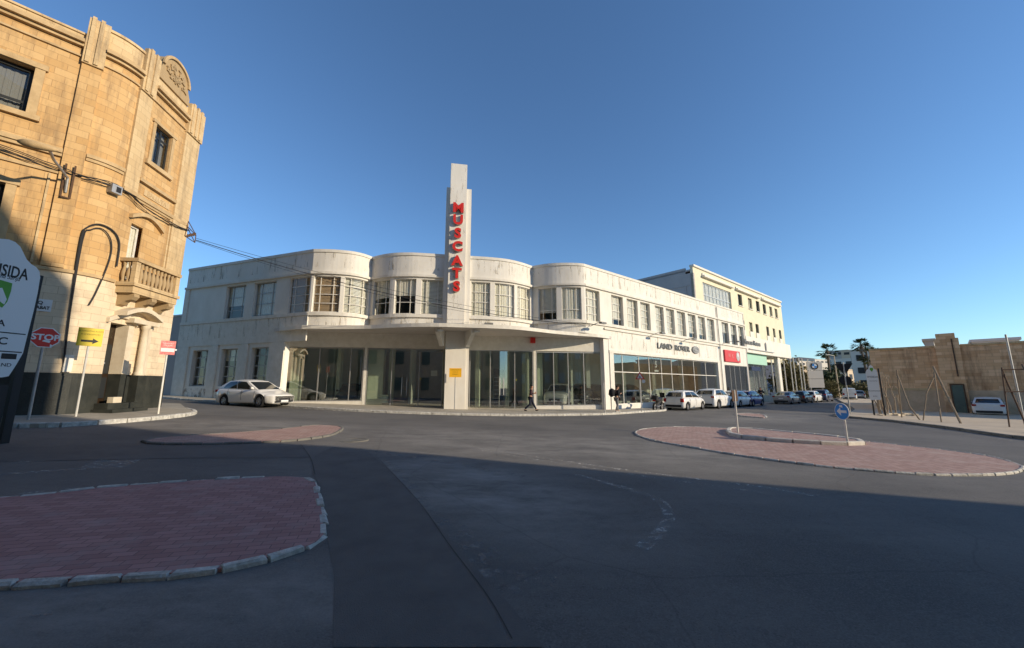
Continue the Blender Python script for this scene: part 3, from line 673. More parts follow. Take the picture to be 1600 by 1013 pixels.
# ground-floor glazed fronts
def front_glass(PP, segs, zb, zt, mulls, parent, rail=None, doors=None):
    """segs: list of (a,b,zb)"""
    for a, b, z0 in segs:
        mb = MB(); PP.box(mb, a, b, z0, z0+.06, -.08, -.02); PP.box(mb, a, b, zt-.06, zt, -.08, -.02)
        for m in [a+.03]+[q for q in mulls if a < q < b]+[b-.03]: PP.box(mb, m-.025, m+.025, z0+.06, zt-.06, -.078, -.022)
        if rail: 
            e = [a+.055]+[v for q in mulls if a < q < b for v in (q-.025, q+.025)]+[b-.055]
            for k in range(0, len(e), 2): PP.box(mb, e[k], e[k+1], rail-.03, rail+.03, -.07, -.03)
        w = mb.build('shop_window', M['white_frame'] if rail else M['steel'], parent)
        mb = MB(); PP.box(mb, a+.02, b-.02, z0+.02, zt-.02, -.056, -.044); mb.build('pane', M['glass'], w)
PGL = Path(lp([(-11.5, 1.62), (-6.15, 1.45), (-.92, 1.5)])); PGR = Path(lp([(.62, 1.55), (5.4, 1.42), (10.75, 1.30)]))
mb = MB(); PGL.wall(mb, 0, PGL.S[-1], 4.22, 5.2, .3); PGR.wall(mb, 0, PGR.S[-1], 4.2, 5.2, .3)
PGL.wall(mb, 0, .3, -.2, 4.2, .35)
xw = PGR.S[-1]; mb2 = Path(lp([(10.75, 1.30), (11.2, 1.22)])); mb2.wall(mb, 0, mb2.S[-1], -.6, 5.42, .3)
PGR.wall(mb, 4.80, 4.98, -.2, 4.2, .4)
mb.build('fascia', M['render2'], SR)
mb = MB(); PGL.wall(mb, .3, 5.33, -.2, .70, .45); PGR.wall(mb, 4.98, xw, -.4, .28, .45); mb.build('plinth', M['render2'], SR)
front_glass(PGL, [(.32, 5.28, .70)], .7, 4.2, (2.5, 4.45), SR)
front_glass(PGL, [(5.50, 10.5, .28)], .3, 4.2, (7.1, 8.9), SR)
mb = MB(); PGL.wall(mb, 5.30, 5.48, -.1, 4.22, .3); mb.build('steel_post', M['white_frame'], SR)
front_glass(PGR, [(.2, 4.78, .06)], .06, 4.2, (1.68, 3.43), SR)
front_glass(PGR, [(5.0, xw-.02, .28)], .28, 4.15, (6.3, 7.4, 8.6), SR)
for PP, ss in ((PGL, (7.80, 8.12)), (PGR, (2.35, 2.62))):
    for s in ss:
        mb = MB(); mb.tube([PP.at(s, .05, 1.05), PP.at(s, .05, 2.25)], .022, 6); mb.tube([PP.at(s, -.03, 1.2), PP.at(s, .05, 1.2)], .012, 6); mb.tube([PP.at(s, -.03, 2.1), PP.at(s, .05, 2.1)], .012, 6); mb.build('door_handle', M['rim'], SR)
PRG = Path([tuple(PRW.at(G1[0], -.1)[:2]), tuple(PRW.at(G1[1], -.1)[:2])]); LG = PRG.S[-1]
front_glass(PRG, [(0, LG, .30)], .3, 4.12, [q-G1[0] for q in (4.44, 6.72, 8.24, 10.18, 11.92, 13.91, 16.18, 18.7)], SR, rail=2.75)
PRG2 = Path([tuple(PRW.at(G2[0], -.1)[:2]), tuple(PRW.at(G2[1], -.1)[:2])])
front_glass(PRG2, [(0, PRG2.S[-1], .02)], .02, 3.98, [1.7, 2.9, 4.4], SR)
# roof, floors, rear walls, inner partitions
def inset(PP, a, b, d, n=1): return [tuple(PP.at(a+(b-a)*i/n, d)[:2]) for i in range(n+1)]
outl = inset(PLW, 0.02, PLW.S[-1], -.3)+[tuple(p[:2]) for P in (PCL, PBL) for p in [P.at(s, -.2) for s in P.S[1:]]]+[tuple(p[:2]) for P in (PBR, PCR) for p in [P.at(s, -.2) for s in P.S[:-1]]]+inset(PRW, 0, PRW.S[-1]-.02, -.3)
backp = [lw(29.5, 24), lw(3, 11.5), lw(-15.3, 16.2)]
mb = MB(); mb.prism(outl+backp, 9.75, 9.95); mb.build('roof', M['grey_wall'], SR)
mb = MB(); mb.prism(outl+backp, 5.45, 5.6); mb.prism(lp([(-20.0, 7.1), (-11.4, 1.95), (-6.1, 1.75), (-1, 1.9), (.6, 1.9), (5.4, 1.78), (10.8, 1.7), (34.6, 14.4)])+backp, 4.95, 5.15); mb.build('upper_floor', M['room'], SR)
mb = MB(); mb.prism(lp([(-20.0, 7.1), (-11.4, 1.85), (-6.1, 1.68), (-1, 1.7), (.6, 1.7), (5.4, 1.6), (10.8, 1.6), (34.6, 14.4)])+backp, -.6, .16); mb.build('ground_floor', M['tile'], SR)
mb = MB(); PB = Path([tuple(PRW.P[-1][:2])]+backp+[tuple(PLW.P[0][:2])]); PB.wall(mb, 0, PB.S[-1], -.6, TOP, .3); mb.build('rear_wall', M['grey_wall'], SR)
mb = MB()
for x, y0, y1 in ((-9.0, 4.8, 6.4), (-3.4, 3.8, 9.5), (2.6, 4.5, 9.5), (6.4, 4.2, 8.5)): lbox(mb, x, x+.15, y0, y1, .17, 4.94)
lbox(mb, -14, -5.6, 7.6, 7.75, .17, 4.94); lbox(mb, -1, 12.5, 9.6, 9.75, .17, 4.94); lbox(mb, 9.0, 9.15, 3.6, 9.5, .17, 4.94)
mb.build('partition_wall', M['room'], SR)
mb = MB(); lbox(mb, -10.95, -10.25, 2.35, 2.5, .72, 4.2); lbox(mb, -6.0, -5.0, 2.0, 2.1, .2, 4.15); lbox(mb, 5.0, 5.25, 2.1, 3.4, .2, 4.15); lbox(mb, 6.1, 6.5, 3.0, 3.2, .2, 4.15)
mb.build('display_panel', M['room_green'], SR)
for x, y in ((-8.2, 3.6), (-4.6, 3.2), (1.6, 3.4), (3.9, 3.6), (8.2, 5.0)):
    mb = MB(); c = lw(x, y); mb.box((c[0], c[1], 0), (.3, .3, 4.75), _a, z0=.18); mb.build('column', M['room_green'], SR)
mb = MB(); lbox(mb, 2.95, 3.75, 4.3, 4.42, .2, 3.0); mb.build('inner_door', M['black'], SR)
mb = MB()
PW2 = Path([tuple(wp(2.6, -7)[:2]), tuple(wp(29, -7)[:2])]); PW2.wall(mb, 0, PW2.S[-1], .2, 4.9, .2); mb.build('inner_wall', M['room'], SR)
for t in (4.0, 9.0, 14.0, 19.5):
    mb = MB(); c = wp(t, -3.2); mb.box((c.x, c.y, 0), (.3, .3, 4.7), 0, z0=.2); mb.build('column', M['room'], SR)
# lettering, emblem, signs on the wing
rW = WD.copy(); nW = WNn.copy()
text('wall_lettering', 'LAND', .70, PRW.at(10.7, .06, 5.13), rW, U3, M['grey_print'], SR, .03, sx=1.36, bold=.012)
text('wall_lettering', 'ROVER', .70, PRW.at(13.85, .06, 5.13), rW, U3, M['grey_print'], SR, .03, sx=1.28, bold=.012)
mb = MB(); c = PRW.at(16.45, .03, 5.17)
def oval(c, a, b, r, u, n=28): return [c+r*a*cos(2*pi*k/n)+u*b*sin(2*pi*k/n) for k in range(n)]
mb.plate(oval(c, .72, .36, rW, U3), nW, .06); em = mb.build('oval_emblem', M['grey_print'], SR)
mb = MB(); mb.plate(oval(c+nW*.062, .60, .28, rW, U3), nW, .01); mb.build('emblem_ring', M['steel'], em)
mb = MB(); mb.plate(oval(c+nW*.074, .54, .235, rW, U3), nW, .01); mb.build('emblem_field', M['grey_print'], em)
text('emblem_lettering', 'LAND', .2, c+nW*.086-rW*.17+U3*.07, rW, (Vector((0, 0, 1))+rW*.1), M['steel'], em, .004, sx=1.1, bold=.006); text('emblem_lettering', 'ROVER', .2, c+nW*.086+rW*.13-U3*.09, rW, U3, M['steel'], em, .004, sx=1.1, bold=.006)
mb = MB(); PRW.box(mb, 23.0, 27.1, 4.33, 5.6, .03, .16); rs = mb.build('red_sign_panel', M['red_sign'], SR)
text('sign_lettering', 'W', .62, PRW.at(24.1, .165, 4.98), rW, U3, M['red_faded'], rs, .01, sx=1.0, bold=.01); text('sign_lettering', 'K', .62, PRW.at(25.0, .165, 4.98), rW, U3, M['red_faded'], rs, .01, bold=.01)
mb = MB(); mb.plate(oval(PRW.at(26.45, .162, 5.0), .48, .52, rW, U3), nW, .02); mb.build('sign_emblem', M['steel'], rs)
mb = MB(); mb.plate([PRW.at(26.3, .186, 5.38), PRW.at(26.15, .186, 5.1), PRW.at(26.4, .186, 4.88), PRW.at(26.62, .186, 5.12), PRW.at(26.62, .186, 5.36)], nW, .012); mb.build('emblem_bird', M['white_sign'], rs)
mb = MB(); mb.tube([PRW.at(22.0, .1, 10.2), PRW.at(22.0, .1, .2)], .06, 8); mb.build('drainpipe', M['render2'], SR)
mb = MB(); PRG.box(mb, 9.06-G1[0], 9.95-G1[0], 2.85, 3.95, -.15, -.12); ps = mb.build('window_poster', M['print'], SR)
text('poster_number', '5', .75, PRG.at(9.5-G1[0], -.115, 3.5), rW, U3, M['white_sign'], ps, .004, bold=.02)
mb = MB(); PRG.box(mb, 9.16-G1[0], 9.85-G1[0], 2.9, 3.05, -.118, -.112); mb.build('poster_strip', M['white_sign'], ps)
def floodlight(P, s, z, d=.9, lb=None):
    mb = MB(); mb.tube([P.at(s, 0, z-.05), P.at(s+.1, d*.6, z+.12), P.at(s+.1, d, z+.1)], .025, 6); f = mb.build('wall_light', M['grey_print'], SR)
    mb = MB(); k = P.tan(s); mb.obox(P.at(s+.1, d+.1, z+.05), k*.28, P.nor(s)*.12, U3*.06); mb.build('light_head', M['grey_print'], f)
floodlight(PRW, .6, 6.02); floodlight(PRW, 8.6, 6.0); floodlight(PRW, 14.2, 5.95); floodlight(PRW, 22.9, 6.3, 1.5); floodlight(PBL, PBL.S[-1]-.9, 5.62, .1); floodlight(PBR, 1.2, 5.75, .1)
mb = MB(); q = Vector((*lw(5.35, 1.3), 4.95)); mb.obox(q, rX*.17, nF*.1, U3*.2); mb.build('alarm_box', M['red'], SR)
# notices on the entrance glass
for PP, s, z, w_, h_, mt in ((PGL, 6.7, .55, .45, .55, 'room_green'), (PGL, 9.9, 2.35, .42, .38, 'paper'), (PGL, 9.0, 2.1, .12, .12, 'yellow_sign'), (PGR, 3.55, 2.05, .12, .12, 'yellow_sign')):
    mb = MB(); PP.box(mb, s-w_/2, s+w_/2, z, z+h_, -.095, -.085); mb.build('notice', M[mt], SR)
# ladder rack seen inside the right entrance
mb = MB(); c = lw(2.75, 2.4); R_ = rX*.32
for k in (-1, 1): mb.tube([Vector((*c, .2))+R_*k, Vector((*c, 2.4))+R_*k], .03, 6)
for z in (.5, .8, 1.1, 1.4, 1.7, 2.0, 2.3): mb.tube([Vector((*c, z))-R_, Vector((*c, z))+R_], .02, 6)
tag(mb.build('folding_ladder', M['rim'], org=(*c, .18)), 'pale ladder standing inside the glass entrance right of the yellow sign pier', 'ladder')
# low annex at the far left
AN = root('annex_building', 'low grey rendered annex past the left end of the white showroom', 'annex', (*lw(-23, 8.6), 0))
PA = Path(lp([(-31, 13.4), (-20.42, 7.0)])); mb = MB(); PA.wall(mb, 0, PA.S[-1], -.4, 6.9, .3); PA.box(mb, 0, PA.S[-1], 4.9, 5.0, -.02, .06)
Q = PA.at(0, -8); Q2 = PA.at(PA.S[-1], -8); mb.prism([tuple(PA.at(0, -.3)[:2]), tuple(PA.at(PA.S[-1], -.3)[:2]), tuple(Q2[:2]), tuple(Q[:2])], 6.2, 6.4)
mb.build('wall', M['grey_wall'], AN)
mb = MB(); PA.box(mb, 0, PA.S[-1], 6.9, 7.02, -.33, .05); mb.build('coping', M['render2'], AN)

# ------------------------------------------------------------------ the limestone corner house on the left
HX = 14.6  # end of the straight street front along LP
LH = root('limestone_corner_house', 'golden limestone three storey corner house with a stone balcony and black painted base', 'corner house', (-16.0, 14.5, .6))
ZB, ZD, ZW, ZT = .4, 2.12, 5.72, 14.62
wU = (11.35, 13.06, 11.12, 12.87); wL = (11.6, 13.0, 6.2, 8.4)
wR = (16.80, 17.76, 11.3, 13.08)
arch = (16.98, 18.45, 6.75, 8.72); bdoor = (16.44, 16.98, 6.75, 8.3)
door = (16.28, 16.98, 1.33, 4.1); niche = (16.98, 17.95, 2.2, 4.4)
hl = [wU, wL, wR, (16.44, 17.75, 5.8, 8.3), (16.28, 17.3, ZB, 4.12), (7.5, 9.2, 11.12, 12.87), (7.5, 9.2, 6.2, 8.4)]
mb = MB(); LP.wall(mb, 0, LP.S[-1], ZW, ZT, .45, hl); mb.build('upper_wall', M['limestone'], LH)
mb = MB(); LP.wall(mb, 0, LP.S[-1], ZD, ZW, .45, hl); mb.build('lower_wall', M['limestone_white'], LH)
mb = MB(); LP.wall(mb, 0, LP.S[-1], ZB, ZD, .45, hl); LP.box(mb, 0, 16.2, ZB, ZD-.1, -.01, .05); LP.box(mb, 17.36, LP.S[-1], ZB, ZD-.06, -.01, .05)
mb.build('black_base', M['dado'], LH)
# return walls and roof
e = LP.P[-1]; s0 = LP.P[0]
LR = Path([(e.x, e.y), (e.x-11, e.y+1.2), (s0.x-8, s0.y+3), (s0.x, s0.y)]); mb = MB(); LR.wall(mb, 0, LR.S[-1], ZB, ZT, .4); mb.build('rear_wall', M['limestone'], LH)
rp = [tuple(LP.at(s, -.3)[:2]) for s in LP.S]+[tuple(p[:2]) for p in (LR.P[1], LR.P[2])]
mb = MB(); mb.prism(rp, 14.2, 14.4); mb.build('roof', M['grey_wall'], LH)
mb = MB(); mb.prism(rp, 9.7, 9.9); mb.prism(rp, 5.2, 5.4); mb.build('floor_slab', M['room_dark'], LH)
# belts, strings and cornice
mb = MB(); LP.box(mb, 0, 16.1, 5.66, 5.78, -.02, .07); LP.box(mb, 0, 14.05, 9.98, 10.14, -.02, .16); LP.box(mb, 0, 14.05, 9.86, 9.98, -.02, .10); LP.box(mb, 0, 14.05, 9.2, 9.3, -.02, .06)
mb.build('string_course', M['moulding'], LH)
mb = MB()
for a, b in ((0, 14.04), (14.62, 15.72), (16.38, 18.44)):
    LP.box(mb, a, b, 14.40, 14.52, -.02, .14); LP.box(mb, a, b, 14.52, 14.66, -.02, .26); LP.box(mb, a, b, 14.0, 14.07, -.02, .07)
mb.build('cornice', M['moulding'], LH)
mb = MB(); LP.wall(mb, 0, 14.04, 14.66, 14.95, .35); LP.wall(mb, 14.62, 15.72, 14.66, 15.55, .35); LP.box(mb, 14.62, 15.72, 15.55, 15.66, -.38, .06); LP.box(mb, 0, 14.04, 14.95, 15.03, -.38, .05)
LP.box(mb, 16.36, 18.44, 14.66, 15.2, -.35, 0)
mb.build('parapet', M['limestone_pale'], LH)
def pil(a, b, z0, z1, d, name='pilaster', mt='limestone_pale', grooves=0):
    mb = MB(); LP.box(mb, a, b, z0, z1, -.02, d)
    for k in range(grooves):
        w = (b-a)/(grooves*2+1); LP.box(mb, a+w*(2*k+.6), a+w*(2*k+1.6), z0+.05, z1+.06, d-.01, d+.05)
    return mb.build(name, M[mt], LH)
pil(14.07, 14.60, 5.8, 13.75, .10, mt='limestone'); pil(14.05, 14.62, 13.76, 15.7, .17, 'pilaster_cap', 'limestone_pale', 2)
pil(15.74, 16.36, 9.4, 13.9, .09); pil(15.72, 16.38, 13.91, 15.85, .16, 'pilaster_cap', 'limestone_pale', 2)
pil(18.46, 19.44, 5.8, 13.9, .09); pil(18.44, 19.46, 13.91, 15.45, .17, 'pilaster_cap', 'limestone_pale', 3)
pil(13.84, 13.90, 5.85, 9.15, .05, 'wall_strip'); pil(18.35, 18.42, 5.8, 9.3, .05, 'wall_strip')
# carved pediment over the end face
mb = MB(); a, b = 16.42, 18.30; pts = []
cN = 14
topl = [(16.42, 15.2), (16.42, 15.62), (16.55, 15.85)]+[(17.36+.80*cos(pi-k*pi/cN), 15.95+.75*sin(k*pi/cN)) for k in range(cN+1)]+[(18.2, 15.80), (18.34, 15.55), (18.34, 15.2)]
nE = LP.nor(17.4); mb.plate([LP.at(s, -.30, z) for s, z in topl], nE, .38); mb.build('pediment', M['limestone_pale'], LH)
mb = MB()
for k in range(cN):
    a0, a1 = pi-k*pi/cN, pi-(k+1)*pi/cN
    q = [(17.36+r*cos(x), 15.95+r*.94*sin(x)) for x, r in ((a0, .86), (a1, .86), (a1, .74), (a0, .74))]
    mb.plate([LP.at(s, .082, z) for s, z in q], nE, .08)
mb.build('pediment_moulding', M['moulding'], LH)
random.seed(3); mb = MB()
for k in range(60):
    an = random.uniform(0, pi); r = random.uniform(.05, .62); s = 17.36+r*cos(an); z = 15.62+r*sin(an)*1.25
    c = LP.at(s, .10, z); an2 = random.uniform(0, pi); t = LP.tan(s); u = t*cos(an2)+U3*sin(an2); v = u.cross(nE)
    mb.obox(c, u*random.uniform(.05, .12), v*.028, nE*.035)
mb.build('carved_scrollwork', M['limestone_pale'], LH)
# curved bay ledge, string over the plaque band, frieze
mb = MB(); LP.box(mb, 14.62, 15.70, 10.12, 10.26, -.02, .10); LP.box(mb, 14.62, 15.70, 10.0, 10.12, -.02, .05); LP.box(mb, 16.36, 18.44, 10.16, 10.30, -.02, .14); LP.box(mb, 16.36, 19.46, 9.40, 9.56, -.02, .10); LP.box(mb, 16.36, 19.46, 9.30, 9.40, -.02, .05)
LP.box(mb, 15.75, 16.35, 9.4, 9.56, -.02, .12)
mb.build('ledge', M['moulding'], LH)
mb = MB(); LP.box(mb, 16.75, 18.2, 9.70, 9.98, -.02, .03); fr = mb.build('name_frieze', M['limestone_pale'], LH)
def sur(a, b, z0, z1, w, d, sill=True, mt='moulding', name='window_surround'):
    mb = MB(); LP.box(mb, a-w, a-.01, z0-.02, z1+.01, -.05, d); LP.box(mb, b+.01, b+w, z0-.02, z1+.01, -.05, d); LP.box(mb, a-w-.06, b+w+.06, z1+.012, z1+w*.9, -.05, d+.03)
    if sill: LP.box(mb, a-w-.1, b+w+.1, z0-.22, z0-.03, -.05, d+.06)
    return mb.build(name, M[mt], LH)
for h in (wU, wL, (7.5, 9.2, 11.12, 12.87), (7.5, 9.2, 6.2, 8.4)):
    sur(*h, .24, .07); window(LP, *h, LH, (1, 1), (1, 3), dep=.2, bar=.09, rim=.12, frame='dark_frame', back='cl_grey', backd=.2)
sur(*wR, .16, .06); window(LP, *wR, LH, (1, 1), (3, 1), dep=.10, bar=.09, rim=.08, frame='dark_frame', back='cl_grey', backd=.2)
# balcony doorway set in an arched recess
window(LP, 16.46, 17.02, 6.0, 8.28, LH, (1,), (1,), dep=.16, rim=.07, frame='white_frame', back='curtain', backd=.08, name='balcony_door')
mb = MB(); LP.wall(mb, 17.03, 17.75, 5.8, 8.3, .03); LP.box(mb, 17.03, 17.75, 5.8, 8.3, -.42, -.36); mb.build('recess_panel', M['limestone'], LH)
mb = MB()
for k in range(8):
    x0, x1 = 16.25+k*.215, 16.25+(k+1)*.215; z = lambda s: 8.46+.34*sin(pi*min(max((s-16.25)/1.72, 0), 1))
    q = [LP.at(x0, 0, z(x0)), LP.at(x1, 0, z(x1)), LP.at(x1, 0, z(x1)+.16), LP.at(x0, 0, z(x0)+.16)]; mb.plate(q, nE, .16)
mb.build('arched_hood', M['moulding'], LH)
# balcony
BA, BB, BD = 16.22, 18.62, .62
mb = MB(); LP.box(mb, BA, BB, 5.32, 5.60, 0.0, BD); LP.box(mb, BA-.06, BB+.06, 5.60, 5.74, 0.0, BD+.07); BL = mb.build('balcony', M['limestone_pale'], LH)
mb = MB(); LP.box(mb, BA-.03, BB+.03, 6.60, 6.74, BD-.17, BD+.06); LP.box(mb, BA-.03, BA+.17, 6.601, 6.739, 0, BD-.171); LP.box(mb, BB-.17, BB+.03, 6.601, 6.739, 0, BD-.171); mb.build('handrail', M['moulding'], BL)
prof = [(.05, 0), (.075, .05), (.04, .1), (.085, .32), (.08, .42), (.035, .66), (.06, .78), (.06, .86)]
def baluster(s, d):
    mb = MB(); c = LP.at(s, d, 5.74); mb.lathe(c, prof, 8); mb.build('baluster', M['limestone_pale'], BL, smooth=50)
for k in range(9): baluster(BA+.36+k*.21, BD-.08)
for d in (.14, .33): baluster(BA+.07, d); baluster(BB-.07, d)
one(LP, 'balcony_pier', 'limestone_pale', BL, BA, BA+.2, 5.741, 6.6, BD-.17, BD); one(LP, 'balcony_pier', 'limestone_pale', BL, BB-.2, BB, 5.741, 6.6, BD-.17, BD)
for s in (BA+.25, BA+1.15, BB-.3):
    mb = MB(); t = LP.tan(s)*.13; n = LP.nor(s)
    sh = [(0, 5.31), (.60, 5.31), (.62, 5.18), (.52, 5.06), (.30, 5.0), (.16, 4.86), (0, 4.80)]
    mb.plate([LP.at(s, d, z)-t for d, z in sh], LP.tan(s), .26); mb.build('corbel', M['limestone_pale'], BL)
# street door with columns, hood and steps
mb = MB(); LP.box(mb, 16.29, 17.28, .9, 4.1, -.43, -.38); dr = mb.build('front_door', M['wood_dark'], LH)
mb = MB(); LP.box(mb, 16.36, 16.9, 3.55, 3.95, -.378, -.36); mb.build('fanlight', M['win_glass'], dr)
mb = MB()
for z0, z1 in ((1.2, 2.0), (2.15, 3.3)):
    for a, b in ((16.36, 16.6), (16.7, 16.94)): LP.box(mb, a, b, z0, z1, -.379, -.35)
mb.build('door_panel', M['dark_frame'], dr)
mb = MB(); c = LP.at(16.66, -.32, 2.55); mb.lathe(c, [(0.001, -.04), (.04, -.02), (.04, .02), (0.001, .04)], 10); mb.build('door_knob', M['rim'], dr)
mb = MB(); LP.box(mb, 17.0, 17.28, 2.14, 4.1, -.37, .10); mb.build('door_jamb', M['whitestone'], LH)
mb = MB(); LP.box(mb, 17.0, 17.28, ZB, 2.12, -.37, .09); mb.build('jamb_base', M['dado'], LH)
mb = MB(); LP.box(mb, 17.98, 18.22, 2.12, 4.2, -.02, .10); mb.build('door_pilaster', M['whitestone'], LH)
mb = MB(); c = LP.at(17.72, .20, 0); mb.lathe((c.x, c.y, 0), [(.17, 2.10), (.17, 2.2), (.13, 2.26), (.125, 3.2), (.11, 4.02), (.14, 4.06), (.16, 4.16), (.16, 4.22)], 16); mb.build('column', M['whitestone'], LH, smooth=40)
mb = MB(); LP.box(mb, 17.5, 17.95, ZB, 2.10, -.02, .36); mb.build('column_base', M['dado'], LH)
for nm, A, B, zz, hh, dd, mt in (('door_arch', 16.05, 17.4, 4.10, .26, .12, 'whitestone'), ('door_hood', 16.35, 18.25, 4.42, .30, .46, 'whitestone')):
    mb = MB(); N = 8
    for k in range(N):
        x0, x1 = A+(B-A)*k/N, A+(B-A)*(k+1)/N; z = lambda s: zz+hh*sin(pi*(s-A)/(B-A))
        mb.plate([LP.at(x0, .0, z(x0)), LP.at(x1, .0, z(x1)), LP.at(x1, .0, z(x1)+.17), LP.at(x0, .0, z(x0)+.17)], nE, dd)
    mb.build(nm, M[mt], LH)
mb = MB(); LP.box(mb, 16.9, 18.25, 4.22, 4.40, -.02, .34); mb.build('entablature', M['whitestone'], LH)
for k, (z0, z1, d) in enumerate(((.55, .80, .78), (.80, 1.02, .52), (1.02, 1.24, .26))):
    mb = MB(); LP.box(mb, 16.2-.1*(2-k) if k < 2 else 16.62, 17.5+.08*(2-k) if k < 2 else 17.0, z0, z1, 0.052, d); mb.build('door_step', M['dado'] if k < 2 else M['whitestone'], LH)
# conduits, pipe loops, wall box, plaque
for pts, r in (([(15.05, 2.3), (14.98, 2.9), (14.90, 5.0), (14.86, 7.0), (14.95, 7.45), (15.25, 7.7), (15.7, 7.6), (15.98, 7.2), (16.02, 6.3)], .03), ([(15.02, 2.4), (14.95, 3.4), (14.90, 6.9), (15.05, 7.4), (15.35, 7.55), (15.66, 7.2), (15.72, 6.5), (15.5, 5.2), (15.35, 4.6)], .022)):
    mb = MB(); q = smooth_poly([(s, z) for s, z in pts], 4, False); mb.tube([LP.at(s, .07, z) for s, z in q], r, 6); mb.build('wall_conduit', M['cable'], LH)
mb = MB(); LP.box(mb, 15.0, 15.2, 2.15, 2.75, .0, .12); mb.build('conduit_guard', M['white_frame'], LH)
mb = MB(); c = LP.at(15.45, .12, 9.22); t = LP.tan(15.45); n = LP.nor(15.45); mb.obox(c, t*.17, n*.12, U3*.17); bx_ = mb.build('junction_box', M['steel'], LH)
mb = MB(); mb.obox(c+n*.123+t*.05, t*.08, n*.004, U3*.11); mb.build('box_opening', M['black'], bx_)
mb = MB(); LP.box(mb, 13.98, 14.50, 4.2, 4.62, .0, .03); pq = mb.build('street_plaque', M['white_sign'], LH)
text('plaque_lettering', 'TRIQ', .15, LP.at(14.13, .034, 4.49), LP.tan(14.2), U3, M['print'], pq, .003, bold=.004); text('plaque_lettering', 'MIRABAT', .15, LP.at(14.22, .034, 4.32), LP.tan(14.2), U3, M['print'], pq, .003, sx=.8, bold=.004)
text('frieze_lettering', 'BALLUTA', .26, LP.at(17.45, .034, 9.84), LP.tan(17.4), U3, M['moulding'], fr, .006)
# cables clipped along the facade
for k in range(4):
    mb = MB(); q = [(8, 9.75), (11, 9.62), (12.6, 9.50+.05*k), (14.1, 9.28+.04*k), (14.5, 9.3), (15.2, 9.42-.05*k), (16.0, 9.40-.03*k), (16.6, 9.18-.03*k), (17.6, 9.10), (18.6, 9.12), (19.5, 9.25)]
    q = smooth_poly(q, 3, False); mb.tube([LP.at(s, .11+.03*k+.04*sin(s*3+k), z+.02*sin(s*5+2*k)) for s, z in q], .016, 5); mb.build('facade_cable', M['cable'], LH)
mb = MB()
for a, b in (((14.2, 9.6), (14.2, 8.35)), ((14.42, 9.6), (14.42, 8.35)), ((14.2, 8.35), (14.42, 8.35))): mb.tube([LP.at(a[0], .2, a[1]), LP.at(b[0], .12, b[1])], .03, 5)
mb.build('pole_bracket', M['rust'], LH)
mb = MB(); c = LP.at(19.3, .1, 8.9); t = LP.tan(19); n = LP.nor(19)
pts = [c, c+t*.75+U3*.35, c+t*.75-U3*.05, c+U3*.55, c+t*.75+U3*.35, c+t*.1+U3*.8, c, c+t*.75-U3*.05]
for i in range(len(pts)-1): mb.tube([pts[i], pts[i+1]], .02, 5)
for k in range(5): mb.tube([c+t*(.2+.12*k)+U3*(.02+.07*k), c+t*(.2+.12*k)+U3*(.16+.07*k)], .04, 6)
mb.build('cable_truss', M['rust'], LH)
# street lamp fixed to the house
LMP = root('wall_street_lamp', 'pale cobra head street lamp on a thin arm bracketed to the limestone house', 'street lamp', tuple(LP.at(14.3, .1, 8.6)))
ba = LP.at(14.3, .12, 8.55); t = LP.tan(13); n = LP.nor(13)
hd = LP.at(13.72, 1.95, 9.25)
mb = MB(); q = smooth_poly([(0, 0), (1, 0)], 1, False)
mb.tube([ba, ba+U3*.5+n*.15, ba.lerp(hd, .55)+U3*.32, hd+t*.2], .04, 8); mb.build('lamp_arm', M['steel'], LMP)
mb = MB(); ax = (ba-hd); ax.z = 0; ax = (t*.55+n*.1).normalized()
for i in range(1): 
    P_ = [hd-ax*.45, hd-ax*.35, hd-ax*.1, hd+ax*.2, hd+ax*.42]; mb.tube(P_, [.04, .10, .13, .10, .04], 12)
mb.build('lamp_head', M['moulding'], LMP, smooth=60)

# ------------------------------------------------------------------ unseen buildings, placed and shaped out of frame to shade the foreground
T_ = Vector((SH.y*-1, SH.x, 0)); T_ = Vector((-SH.y, SH.x, 0))
def su(u, c): q = T_*u+SH*c; return (q.x, q.y)
BK = root('unseen_shade_block', 'unseen stone block out of frame at right, outline shaped to cast the foreground shadow', 'building', (*su(3, 25), 0))
mb = MB(); pts = [(6.6, -1), (6.8, 5.3), (7.33, 6.4), (7.74, 7.1), (8.3, 8.1), (8.05, 9.2), (7.5, 10), (7.38, 11.4), (7.45, 12.3), (7.5, 18), (6.3, 19.8), (5.2, 21.9), (3, 24.5), (-14, 25), (-14, -1)]  # block inferred from its shadow; silhouette bent to fit the shadow edge
A = [Vector((*su(u, 20.5), h)) for u, h in pts]; B2 = [Vector((*su(u, 34), h)) for u, h in pts]
mb.poly(A); mb.poly(B2[::-1])
for i in range(len(A)): j = (i+1) % len(A); mb.quad(A[i], B2[i], B2[j], A[j])
mb.build('wall', M['tan_low'], BK)
mb = MB()
for k in range(5):
    for z in (2.2, 6.0, 9.8):
        u = 5.6-k*3.6; q = [Vector((*su(u+a, 20.45), z+b)) for a, b in ((-.6, 0), (.6, 0), (.6, 1.7), (-.6, 1.7))]; mb.plate(q, -SH, .06)
mb.build('shutters', M['bluish'], BK)
BK2 = root('unseen_sky_blocking_terrace', 'unseen shuttered stone terrace added behind the photographer to darken the near ground', 'building', (-5, -6, 0))
mb = MB(); mb.prism([(-24, -2.4), (8, -2.4), (8, -14), (-24, -14)], -.5, 21); mb.build('wall', M['tan_low'], BK2)  # added unseen; tall and close to cut sky light on the near road
mb = MB()
for k in range(9):
    for z in (1.2, 4.8, 8.4, 12, 15.6): mb.box((-22.5+k*3.6, -2.36, z+.8), (1.1, .1, 1.8))
mb.build('shutters', M['teal_door'], BK2)

